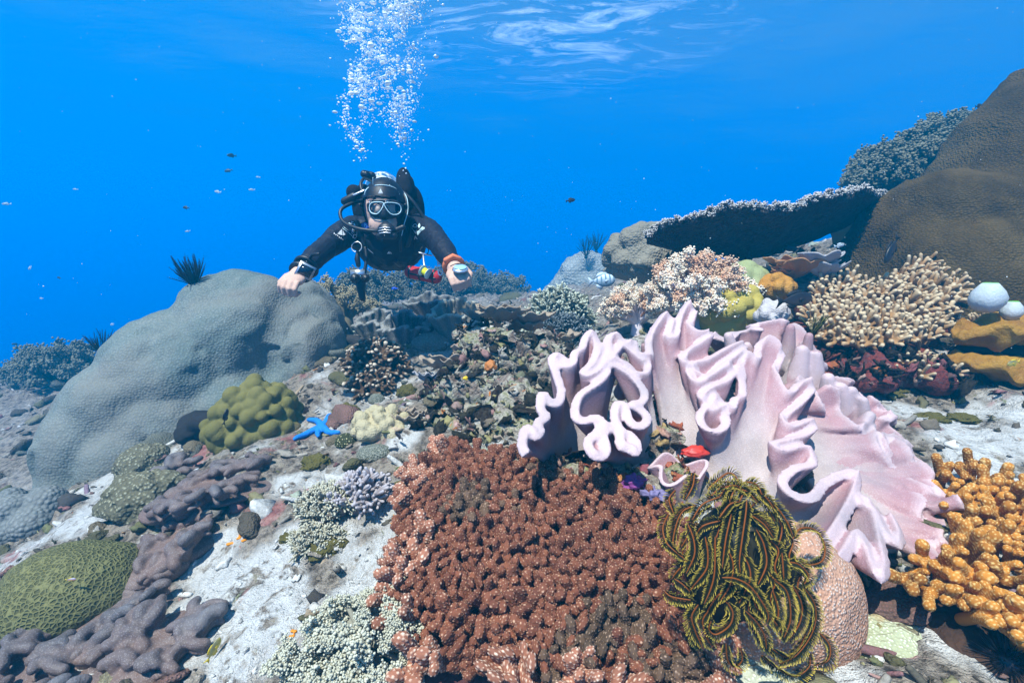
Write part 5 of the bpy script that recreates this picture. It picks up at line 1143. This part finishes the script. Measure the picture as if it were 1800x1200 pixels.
    hose([(690,322,2.24),(704,334,2.14),(722,350,2.12),(738,372,2.12),(752,396,2.12)], .0075)
    hose([(697,330,2.1),(712,345,2.05),(715,370,2.03),(709,392,2.02),(704,415,2.02),(704,440,2.04)], .0065); hose([(699,329,2.095),(714,345,2.043),(717,370,2.023),(711,392,2.013),(706,414,2.013)], .0016, CY_, 'hose_trim')
    hose([(642,436,2.06),(644,450,2.05),(643,465,2.04),(640,480,2.03)], .0075)
    inf = MB(); inf.add(*tube([A(606, 354, 2.08), A(622, 345, 2.08)], .017, 12)); inf.add(*tube([A(622, 345, 2.08), A(640, 336, 2.09)], .010, 10)); inf.build('inflator', BK, st).location = -Vector(sloc.tolist())
    sv = MB(); sv.add(*tube([A(622, 343, 2.065), A(640, 335, 2.07)], .0045, 8)); sv.build('inflator_tube', SV, st).location = -Vector(sloc.tolist())
    rg = MB(); rc = A(679, 405, 1.93); rg.add(v4 * np.array([.036, .024, .032]) + rc, f4); rg.add(*tube([rc + [0, .01, .012], A(678, 397, 1.955)], .020, 14)); rg.add(*tube([rc + [-.03, 0, -.022], rc + [.03, 0, -.022]], .014, 12)); rg.add(*tube([rc + [.03, .01, 0], rc + [.065, .012, .014]], .011, 10))
    regu = fuse('regulator', rg.verts(), rg.faces(), BK, None, .003, 2); under(regu, st)
    for zz, ww in ((.010, .020), (.0, .024), (-.010, .022)): under(obj('regulator_rib', *tube([rc + [-ww, -.0235, zz - .004], rc + [0, -.026, zz], rc + [ww, -.0235, zz - .002]], .0022, 6), SV), regu)
    obj('strap', *tube(catmull(np.array([on(x, y, .004) for x, y in [(628, 392), (632, 410), (640, 430)]]), 12) - sloc, .013, 8), BK, st); obj('strap', *tube(catmull(np.array([on(x, y, .004) for x, y in [(726, 388), (722, 408), (716, 430)]]), 12) - sloc, .013, 8), BK, st)
    obj('buckle', *tube(np.array([on(695, 458, .004), on(704, 466, -.01)]) - sloc, .012, 8), BK, st)
    # ---- things on the wrists
    w, d, side, up, pc = hands[0]; cl = w - d * .035
    t = np.linspace(0, 2 * math.pi, 41); ring = lambda c_, r: c_ + r * (np.cos(t)[:, None] * side + np.sin(t)[:, None] * up)
    wc = thing('wrist_computer', 'square dive computer with dark screen strapped to a wrist', 'dive computer', cl)
    nface = -ray(535, 476); nface /= np.linalg.norm(nface); xax = np.cross([0, 0, 1.0], nface); xax = xax * .88 + np.cross(nface, xax) * -.48; xax /= np.linalg.norm(xax); yax = np.cross(nface, xax); RR = np.stack([xax, yax, nface], 1)
    cc = at(537, 476, 1.80) + nface * .040
    obj('bezel', *box(cc - cl, (.060, .054, .014), RR), SV, wc, False); obj('screen', *box(cc + nface * .0072 - cl, (.046, .040, .002), RR), plain('dark_screen', (.006, .008, .016), .08, .6), wc, False)
    obj('band', *tube(ring(cl, .041) - cl, .009, 8, False), BK, wc); obj('band', *tube(ring(w + d * .006, .037) - cl, .009, 8, False), BK, wc)
    obj('band_end', *tube(np.array([cl + up * .04 - side * .02, cl + up * .062 - side * .035, cl + up * .07 - side * .06]) - cl, .006, 8), BK, wc)
    w, d, side, up, pc = hands[1]; cl = w + d * .004; ring = lambda c_, r: c_ + r * (np.cos(t)[:, None] * side + np.sin(t)[:, None] * up)
    wt = thing('wrist_watch', 'silver wrist compass on an orange strap above the fist', 'watch', cl); ORS = plain('orange_strap', (.62, .17, .07), .6, .3)
    obj('strap', *tube(ring(cl, .035) - cl, .010, 8, False), ORS, wt); obj('strap_fold', *tube(np.array([cl - side * .03 + up * .02, cl - side * .01 + up * .042, cl + side * .02 + up * .036]) - cl, .010, 8), ORS, wt)
    nface = np.array([.05, -.45, 1.0]); nface /= np.linalg.norm(nface); RR = rot_to(nface); cc = at(809, 473, 1.745)
    v2, f2 = disc_solid(.030, .012, 28); obj('case', v2 @ RR.T + cc - cl, f2, SV, wt); v2, f2 = disc_solid(.024, .003, 28, .0075); obj('dial', v2 @ RR.T + cc - cl, f2, plain('dial', (.30, .52, .68), .15, .6), wt)
    obj('cord', *tube(ring(pc, .040)[8:34] - cl, .002, 6), BK, wt)
    # ---- gear that hangs below
    cl = A(628, 436, 2.08); tc = thing('clipped_camera', 'small silver camera on a black grip hanging from the chest of the diver', 'camera', cl)
    rr = np.linspace(0, 2 * math.pi, 30); obj('ring', *tube(A(627, 434, 2.07) + .022 * np.stack([np.cos(rr), .3 * np.sin(rr), np.sin(rr)], 1) - cl, .0022, 6, False), SV, tc)
    obj('clip', *tube(np.array([A(629, 443, 2.06), A(628, 455, 2.05), A(630, 466, 2.05)]) - cl, [.007, .012, .010], 10), BK, tc); obj('lanyard', *tube(np.array([A(630, 466, 2.05), A(630, 474, 2.05)]) - cl, .004, 6), SV, tc)
    obj('housing', *box(A(631, 481, 2.04) - cl, (.060, .045, .034)), SV, tc, False); obj('lens_port', *tube(np.array([A(624, 489, 2.04), A(624, 489, 1.995)]) - cl, .021, 18), BK, tc); obj('lens_port', *tube(np.array([A(642, 489, 2.05), A(643, 489, 2.01)]) - cl, .017, 18), BK, tc)
    obj('grip', *tube(np.array([A(633, 492, 2.03), A(635, 508, 2.03), A(637, 524, 2.03)]) - cl, [.024, .018, .014], 14), BK, tc)
    cl = A(744, 470, 2.05); bg = thing('marker_buoy_roll', 'red and black rolled marker buoy hanging from a clip', 'marker buoy', cl)
    a, b = A(722, 478, 2.06), A(766, 487, 2.03); ax = (b - a) / np.linalg.norm(b - a); obj('roll', *tube(np.linspace(a, b, 8) - cl, .028, 20), plain('red_cloth', (.42, .02, .03), .7, .2), bg)
    s2 = np.cross(ax, [0, -1.0, 0]); s2 /= np.linalg.norm(s2); e = (b - a)
    for f0 in (.45, .97, .03): obj('band', *tube(np.array([a + e * (f0 - .035), a + e * (f0 + .035)]) - cl, .0292, 20, False), BK, bg)
    obj('stripe', *tube(np.array([a + s2 * .006 + [0, -.024, 0], b + s2 * .006 + [0, -.024, 0]]) - cl, .006, 8), BK, bg)
    cl = A(748, 478, 2.0); rl = thing('finger_reel', 'yellow line reel with pale rims clipped over the red roll', 'reel', cl); ra = np.array([.75, -.35, -.42]); ra /= np.linalg.norm(ra)
    obj('spool', *tube(np.array([-ra * .010, ra * .010]), .016, 18, False), plain('yellow_line', (.62, .62, .02), .6, .2), rl)
    for sg in (-1, 1): pass
    for sg in (-1, 1):
        v2, f2 = disc_solid(.025, .0026, 22); obj('flange_face', v2 @ rot_to(ra).T + ra * sg * .0165, f2, CY_, rl)
    obj('clip', *tube(np.array([A(746, 470, 2.02), A(745, 460, 2.04), A(744, 449, 2.06)]) - cl, .004, 8), SV, rl); obj('clip_bar', *tube(np.array([A(737, 444, 2.06), A(748, 447, 2.06), A(759, 449, 2.07)]) - cl, .003, 8), SV, rl)
    rr = np.linspace(0, 2 * math.pi, 30); obj('ring', *tube(A(746, 441, 2.07) + .018 * np.stack([np.cos(rr), .3 * np.sin(rr), np.sin(rr)], 1) - cl, .002, 6, False), BK, rl)
    cl = A(773, 468, 2.0); bs = thing('bolt_snap', 'small steel double ended snap hanging under the forearm', 'clip', cl)
    for i, (x, y) in enumerate([(770, 455), (771, 461), (772, 467), (773, 473)]): obj('link', *tube(A(x, y, 2.0) + .007 * np.stack([np.cos(rr) * (.6 if i % 2 else 1), .8 * np.sin(rr) if i % 2 else 0 * rr, np.sin(rr)], 1) - cl, .0018, 6, False), SV, bs)
    obj('snap', *tube(A(774, 478, 2.0) + np.stack([.009 * np.cos(rr), 0 * rr, .014 * np.sin(rr)], 1) - cl, .003, 6, False), SV, bs)
build_diver()
# ------------------------------------------------------------------ breath bubbles
def build_bubbles():
    g = np.random.default_rng(5); mb = MB(); k = N('bubble'); k.col((.93, .97, 1.0)); k.rough(.15, .7)
    iv1, if1 = ico(1); iv2, if2 = ico(2)
    def one(px, py, Y, r, big):
        v, f = (iv2, if2) if big else (iv1, if1); s = np.array([1.15, 1.15, .75]) if r > .004 else np.ones(3)
        mb.add(v @ np.array(rot_to(g.normal(0, 1, 3))).T * r * s + at(px, py, Y), f)
    M = 140000; PY = g.uniform(-200, 285, M); T = (285 - PY) / 285.0; CL = g.integers(2, size=M)    # T is 0 near the head, 1 at the frame's top edge
    C = np.where(CL == 0, 640 - 8 * T, 705 - 5 * T) + 10 * np.sin(PY * .021 + CL * 2); W = (7 + 19 * np.minimum(1, T * 1.5) ** .7) * np.where(CL, 1.0, .8); PX = C + g.normal(0, 1, M) * W
    ok = (g.uniform(size=M) < np.minimum(1, .04 + T ** 1.2 * 2.4)) & (noise(np.stack([PX / 26, PY / 30, CL], 1), 8) > g.uniform(-.75, .35, M))
    RR = np.clip(g.lognormal(math.log(.0020), .60, M), .0008, .012); YY = 2.22 + g.normal(0, .05, M)
    for i in np.where(ok)[0][:9500]: one(PX[i], PY[i], YY[i], RR[i], RR[i] > .006)
    for i in range(46):
        py = g.uniform(-60, 230); px = g.choice([640, 703]) + g.normal(0, 22); mb.add(iv2 * g.uniform(.006, .012) * np.array([1.3, 1.3, .5]) * (1 + .12 * noise(iv2 * 1.5 + i)[:, None]) + at(px, py, 2.2), if2)
    for px, py, r in [(627,258,.010),(622,262,.006),(640,262,.005),(632,278,.004),(710,288,.006),(713,296,.005),(706,276,.004),(709,300,.004),(714,305,.004),(625,247,.006)]: one(px, py, 2.15, r * .8, True)
    o = mb.build('breath_bubbles', k.m); tag(o, 'column of silvery breath bubbles rising above the diver', None, None, 'stuff')
build_bubbles()

# ------------------------------------------------------------------ fish
def fish_parts(body, fin, stripe=None, deep=.42):
    n, m = 26, 16; s = np.linspace(0, 1, n); hgt = deep * np.sin(math.pi * np.clip(s, 0, 1) ** .72) ** .8 * .5; hgt = np.maximum(hgt, np.interp(s, [0, .03, .8, 1], [.015, .05, .05, .055])); wid = hgt * np.interp(s, [0, .3, 1], [.55, .42, .18])
    th = np.linspace(0, 2 * math.pi, m, endpoint=False); V = np.stack([np.repeat(.5 - s[:, None], m, 1), wid[:, None] * np.cos(th), hgt[:, None] * np.sin(th)], -1).reshape(-1, 3)
    b = mesh_data('body', V, grid_faces(n, m, True)); b.materials.append(body)
    def fan(P, t=.006):
        P = np.array(P, float); c = P.mean(0); k = len(P); V = np.concatenate([P + [0, t, 0], P - [0, t, 0], [c + [0, t, 0]], [c - [0, t, 0]]])
        f = [[2 * k, i, (i + 1) % k] for i in range(k)] + [[2 * k + 1, k + (i + 1) % k, k + i] for i in range(k)] + [[i, k + i, (i + 1) % k] for i in range(k)] + [[(i + 1) % k, k + i, k + (i + 1) % k] for i in range(k)]
        q = mesh_data('fin', V, np.array(f)); q.materials.append(fin); return q
    d = deep * .5
    tail = fan([(-.46, 0, .03), (-.58, 0, .10), (-.74, 0, .21), (-.66, 0, .06), (-.64, 0, 0), (-.66, 0, -.06), (-.74, 0, -.21), (-.58, 0, -.10), (-.46, 0, -.03)])
    dors = fan([(.22, 0, d * .8), (.10, 0, d * 1.25), (-.10, 0, d * 1.35), (-.28, 0, d * 1.15), (-.38, 0, d * .75), (-.30, 0, d * .45), (0, 0, d * .8)]); anal = fan([(-.02, 0, -d * .8), (-.14, 0, -d * 1.35), (-.30, 0, -d * 1.1), (-.38, 0, -d * .6), (-.28, 0, -d * .45)])
    pec = fan([(.18, 0, -.01), (.05, 0, .05), (-.02, 0, -.02), (.04, 0, -.08)], .004)
    v, f = ico(2); eye = mesh_data('eye', v * .022, f); eye.materials.append(plain('fish_eye', (.01, .01, .012), .2, .6)); return b, tail, dors, anal, pec, eye, d
def fish(label, px, py, Y, L, yaw, pitch, parts, group=None, roll=0.0, name='fish'):
    b, tail, dors, anal, pec, eye, d = parts; root = thing(name, label, 'fish', at(px, py, Y), group)
    root.rotation_euler = (math.radians(roll), math.radians(-pitch), math.radians(yaw)); root.scale = (L, L, L)
    for nm, me, loc in (('body', b, (0, 0, 0)), ('tail_fin', tail, (0, 0, 0)), ('dorsal_fin', dors, (0, 0, 0)), ('anal_fin', anal, (0, 0, 0)), ('side_fin', pec, (0, d * .40, 0)), ('side_fin', pec, (0, -d * .40, 0)), ('eye', eye, (.37, d * .26, .03)), ('eye', eye, (.37, -d * .26, .03))):
        o = bpy.data.objects.new(nm, me); COL.objects.link(o); o.parent = root; o.location = loc
    return root
def fmat(name, c, c2, belly=None, bars=0):
    k = N(name); sx = k.n('SeparateXYZ', {0: k.co}); col = k.mix(k.rng(sx.outputs['Z'], -.15, .15), belly or c2, c)
    if bars: w = k.math('SINE', k.math('MULTIPLY', sx.outputs['X'], bars)); col = k.mix(k.rng(w, .2, .5), col, c2)
    k.col(col); k.rough(.4, .4); return k.m
DKF = plain('dark_fin', (.012, .012, .014), .6, .3); PLF = plain('pale_fin', (.45, .55, .62), .5, .3); YLF = plain('yellow_fin', (.60, .44, .03), .5, .3)
F_dark = fish_parts(fmat('dark_fish', (.010, .009, .010), (.05, .035, .03)), DKF); F_bar = fish_parts(fmat('barred_fish', (.60, .70, .74), (.16, .26, .34), None, 34), PLF, None, .56); F_pale = fish_parts(fmat('pale_fish', (.25, .28, .28), (.6, .62, .6)), PLF, None, .34); F_yel = fish_parts(fmat('yellow_fish', (.16, .15, .07), (.60, .46, .06)), YLF, None, .44)
F_blue = fish_parts(fmat('blue_fish', (.01, .06, .5), (.02, .1, .6)), DKF); F_or = fish_parts(fmat('orange_fish', (.30, .30, .42), (.62, .22, .03)), YLF)
fish('pale blue fish with white bars beside the cream soft coral', 1062, 493, 2.35, .115, 8, 4, F_bar)
fish('dark brown fish drifting above the tan staghorn coral', 1402, 526, 1.75, .125, 10, 6, F_dark)
fish('dark fish diving head down before the brown boulder', 1566, 442, 2.0, .11, 200, -62, F_dark)
fish('slim pale fish in the shade under the table coral', 1477, 431, 2.15, .050, 15, 12, F_pale)
fish('yellow bellied fish hovering over the lower sand edge', 377, 1138, .84, .038, 60, 50, F_yel)
fish('dusky fish with a yellow tail before the ochre coral', 1780, 638, 1.42, .040, 190, -10, F_yel)
fish('tiny blue fish above the dim bushy corals', 694, 507, 3.4, .05, 180, 0, F_blue); fish('tiny orange and blue fish over the green brain coral', 126, 1018, .98, .018, 10, 0, F_or)
fish('small dark fish with yellow nose over the olive coral', 397, 730, 1.52, .045, 80, 65, F_dark); fish('small black fish between olive coral and starfish', 538, 721, 1.75, .045, 150, -40, F_dark)
for i, (px, py) in enumerate([(1392,437),(1408,444),(1430,441)]): fish('dim dark fish sheltering under the table coral', px, py, 2.6, .075, 180 + 20 * i, 0, F_dark, 'fish under the table coral')
for i, (px, py, a) in enumerate([(1722,187,15),(1714,199,35),(1762,152,20),(1766,163,-10),(1779,156,10),(1792,140,40),(1004,352,20)]): fish('small dark fish silhouetted in open water off the ridge', px, py, 3.0, .055, a, a * .6, F_dark, 'dark fish off the ridge')
for i, (px, py, a) in enumerate([(895,627,0),(768,676,10),(545,705,60),(700,765,20)]): fish('tiny black fish close over the reef rubble', px, py, ground(px, py)[1] * .96, .035, a * 7, 20, F_dark, 'tiny black fish over the rubble')
g = np.random.default_rng(21)
for i in range(20):
    px, py = g.uniform(10, 560), g.uniform(270, 610)
    if px > 300 and py > 450: continue
    fish('faint tiny pale fish scattered in the open blue water', px, py, g.uniform(4.5, 7.5), g.uniform(.05, .09), g.uniform(150, 230), g.uniform(-15, 15), F_pale if g.uniform() < .7 else F_dark, 'faint fish in the blue')
def build_snow():
    g = np.random.default_rng(9); mb = MB(); v, f = ico(1)
    for i in range(300):
        Y = g.uniform(.6, 3.5); mb.add(v * g.uniform(.0004, .0012) * (.5 + Y * .4) + at(g.uniform(0, 1800), g.uniform(0, 620), Y), f)
    tag(mb.build('drifting_specks', plain('speck', (.7, .75, .75))), 'pale specks drifting in the water', None, None, 'stuff')
build_snow()

# ------------------------------------------------------------------ loose rubble, turf and crusts over the slope
def scatter(n, seed, y0=.55, y1=5.0, t=1.28):
    g = np.random.default_rng(seed); y = np.exp(g.uniform(math.log(y0), math.log(y1), n)); x = g.uniform(-t, t, n) * (y + .05); return x, y, g
def vcol(name, rough=.9, bump=.004):
    k = N(name); c = k.attr('c'); c = k.mix(k.rng(k.noise(90, 4, .7), .35, .7), c, k.mix(.55, c, (.08, .07, .05))); k.col(c); k.bump(k.noise(130, 4, .7), bump); k.rough(rough, .06); return k.m
def paste(name, label, shapes, P, S, Rz, C, mat, tilt=.6, seed=0):
    g = np.random.default_rng(seed); V = []; Fs = []; A_ = []; off = 0
    for i in range(len(P)):
        v, f, a = shapes[i % len(shapes)]; R = spin(np.array([0, 0, 1.0]) + g.normal(0, tilt, 3) * [1, 1, .2], Rz[i]); w = v @ R.T * S[i] + P[i]; V.append(w); Fs.append(f + off); A_.append(C[i] * a[:, None]); off += len(v)
    o = obj(name, np.concatenate(V), np.concatenate(Fs), mat); attr(o.data, 'c', np.clip(np.concatenate(A_), 0, 1)); return tag(o, label, None, None, 'stuff')
PAL = np.array([(.66, .64, .60), (.52, .49, .44), (.34, .30, .25), (.20, .16, .12), (.11, .095, .07), (.30, .27, .14), (.16, .16, .07), (.40, .23, .20), (.28, .13, .13), (.22, .15, .20), (.48, .36, .24), (.05, .045, .045), (.46, .18, .04), (.42, .46, .36)])
WTS = np.array([3, 3, 3.2, 3, 2.6, 1.6, 1.4, 1.5, 1.0, .6, 1.4, 2.2, .45, .8]); WTS /= WTS.sum()
def build_rubble():
    iv, if_ = ico(2); sh = []
    for i in range(16):
        g = np.random.default_rng(800 + i); d = iv * (1 + .55 * noise(iv * 1.6, 800 + i) + .65 * noise(iv * 3.9, 900 + i))[:, None] * g.uniform([.7, .6, .4], [1.5, 1.2, .9]); sh.append((d, if_, np.ones(len(d))))
    for i in range(6):                                                                     # broken twigs
        g = np.random.default_rng(850 + i); v, f = tube(np.array([[-1.6, 0, 0], [0, g.normal(0, .3), 0], [1.6, g.normal(0, .6), .1]]), [.36, .42, .26], 6); f = np.concatenate([f[:, :3], f[:, [0, 2, 3]]]); sh.append((v, f, np.ones(len(v))))
    n = 4700; x, y, g = scatter(n, 3); P = np.stack([x, y, H(x, y)], 1); sd = sand_at(P)
    S = np.clip(g.lognormal(math.log(.0075), .60, n), .0028, .040) * np.clip(.62 + .30 * y, .7, 1.7); S *= np.where(sd > .6, .45, 1); P[:, 2] += S * .15
    patch = noise(P * 5, 77); C = PAL[g.choice(len(PAL), n, p=WTS)] * g.uniform(.75, 1.15, (n, 1)); C = np.where((sd > .5)[:, None], np.array([.66, .64, .6]) * g.uniform(.6, 1.15, (n, 1)), C); C = np.where((patch > .25)[:, None] & (sd < .5)[:, None], C * .6, C)
    keep = np.ones(n, bool)
    paste('coral_rubble', 'loose broken coral rubble strewn over the reef slope', sh, P[keep], S[keep], g.uniform(0, 6.3, n)[keep], C[keep], vcol('rubble'), .5)
build_rubble()
def dress(name, label, src, n, seed, smin, smax, pal, dark=.25):
    """rubble and crust cemented onto a rock, plus black pieces standing for shaded holes"""
    o = bpy.data.objects[src]; co = coords(o.data) + np.array(o.location); nr = np.empty(len(co) * 3, np.float32); o.data.vertices.foreach_get('normal', nr); nr = nr.reshape(-1, 3); g = np.random.default_rng(seed)
    ok = np.where(nr[:, 2] > -.2)[0]; ix = g.choice(ok, n); iv, if_ = ico(2); sh = []
    for i in range(12):
        d = iv * (1 + .6 * noise(iv * 1.7, 700 + i) + .55 * noise(iv * 3.7, 720 + i))[:, None] * (g.uniform([.7, .7, .3], [1.4, 1.2, .8]) if i % 3 else g.uniform([1.2, 1.0, .12], [1.9, 1.5, .22])); sh.append((d, if_, np.ones(len(d))))
    for m in twig_set(740, 4, 1.3, .22, 2, 3, .5, 2, .8): f = m.faces(); sh.append((m.verts(), np.concatenate([f[:, :3], f[:, [0, 2, 3]]]), .5 + .7 * np.concatenate(m.a)))
    S = np.clip(g.lognormal(math.log((smin + smax) / 2), .5, n), smin * .5, smax * 1.6); C = pal[g.integers(len(pal), size=n)] * g.uniform(.7, 1.2, (n, 1)); dk = g.uniform(size=n) < dark; C = np.where(dk[:, None], C * .04, C); S = np.where(dk, S * 1.45, S)  # the dark share is larger and near black, painting the shade of holes
    r = paste(name, label, sh, co[ix] + nr[ix] * (S * .2)[:, None], S, g.uniform(0, 6.3, n), C, bpy.data.materials['rubble'], .8, seed); q = bpy.data.objects[src]; r.name = name; r.parent = q; r.matrix_parent_inverse = Matrix.Translation(-q.location); del r['label']; return r
dress('crust_and_shade_pieces', 'x', 'rubble_mound', 1000, 1, .005, .014, np.array([(.40, .35, .28), (.28, .25, .16), (.42, .28, .24), (.22, .17, .12), (.50, .46, .40), (.32, .28, .12), (.18, .18, .11), (.34, .18, .16)]), .40)
dress('crust_and_shade_pieces', 'x', 'crusted_ledge', 300, 2, .007, .018, np.array([(.30, .07, .05), (.20, .06, .07), (.36, .22, .18), (.10, .05, .05), (.40, .12, .04), (.30, .18, .14)]), .35)
dress('crust_and_shade_pieces', 'x', 'crusted_ledge.001', 260, 3, .005, .012, np.array([(.40, .10, .05), (.30, .08, .10), (.46, .26, .20), (.12, .08, .16), (.46, .18, .06), (.36, .24, .10)]), .25)
def build_turf():
    sh = []
    for i, m in enumerate(twig_set(900, 8, 1.0, .15, 3, 3, .5, 2, .8)):
        v = m.verts(); f = m.faces(); f = np.concatenate([f[:, :3], f[:, [0, 2, 3]]]); sh.append((v, f, .55 + .6 * np.concatenate(m.a)))
    n = 800; x, y, g = scatter(n, 5); P = np.stack([x, y, H(x, y)], 1); sd = sand_at(P); keep = (sd < .35) & (noise(P * 4, 13) > -.35)
    pal = np.array([(.16, .14, .05), (.24, .21, .12), (.12, .09, .06), (.30, .24, .18), (.10, .11, .05), (.34, .32, .24), (.26, .13, .10)]); C = pal[g.integers(len(pal), size=n)]
    S = np.clip(g.lognormal(math.log(.010), .4, n), .005, .026) * np.clip(.6 + .4 * y, .8, 2.2)
    paste('algae_turf', 'short branching turf and tiny corals growing over the rubble', sh, P[keep], S[keep], g.uniform(0, 6.3, n)[keep], C[keep], vcol('turf', .9, .001), .35)
build_turf()
def build_crusts():
    iv, if_ = ico(3); sh = []
    for i in range(10):
        q = np.random.default_rng(950 + i); L = q.normal(0, 1, (7, 3)); L /= np.linalg.norm(L, axis=1)[:, None]; L[:, 2] = abs(L[:, 2]); h = np.sqrt(np.clip(1 - (np.arccos(np.clip(iv @ L.T, -1, 1)) / .62) ** 2, 0, None)).max(1); d = iv * (.8 + .35 * h + .12 * noise(iv * 4, i))[:, None] * q.uniform([.9, .8, .35], [1.3, 1.1, .75]); sh.append((d, if_, .7 + .35 * h))
    n = 460; x, y, g = scatter(n, 8, .7, 5.5); P = np.stack([x, y, H(x, y)], 1); sd = sand_at(P); keep = sd < .3
    pal = np.array([(.13, .12, .05), (.20, .16, .10), (.30, .26, .16), (.26, .13, .11), (.36, .30, .24), (.17, .18, .15), (.10, .08, .06), (.34, .28, .10)]); C = pal[g.integers(len(pal), size=n)] * g.uniform(.8, 1.2, (n, 1)); S = np.clip(g.lognormal(math.log(.022), .45, n), .010, .055) * np.clip(.6 + .4 * y, .8, 2.4); P[:, 2] += S * .1
    k = N('crust'); c = k.attr('c'); k.col(k.mix(k.rng(k.vor(160), .15, .4), c, k.mix(.5, c, (.06, .05, .03)))); k.bump(k.math('MULTIPLY', k.vor(160), -1.0), .005)
    paste('encrusting_corals', 'many small encrusting corals studding the reef slope', sh, P[keep], S[keep], g.uniform(0, 6.3, n)[keep], C[keep], k.m, .35)
build_crusts()
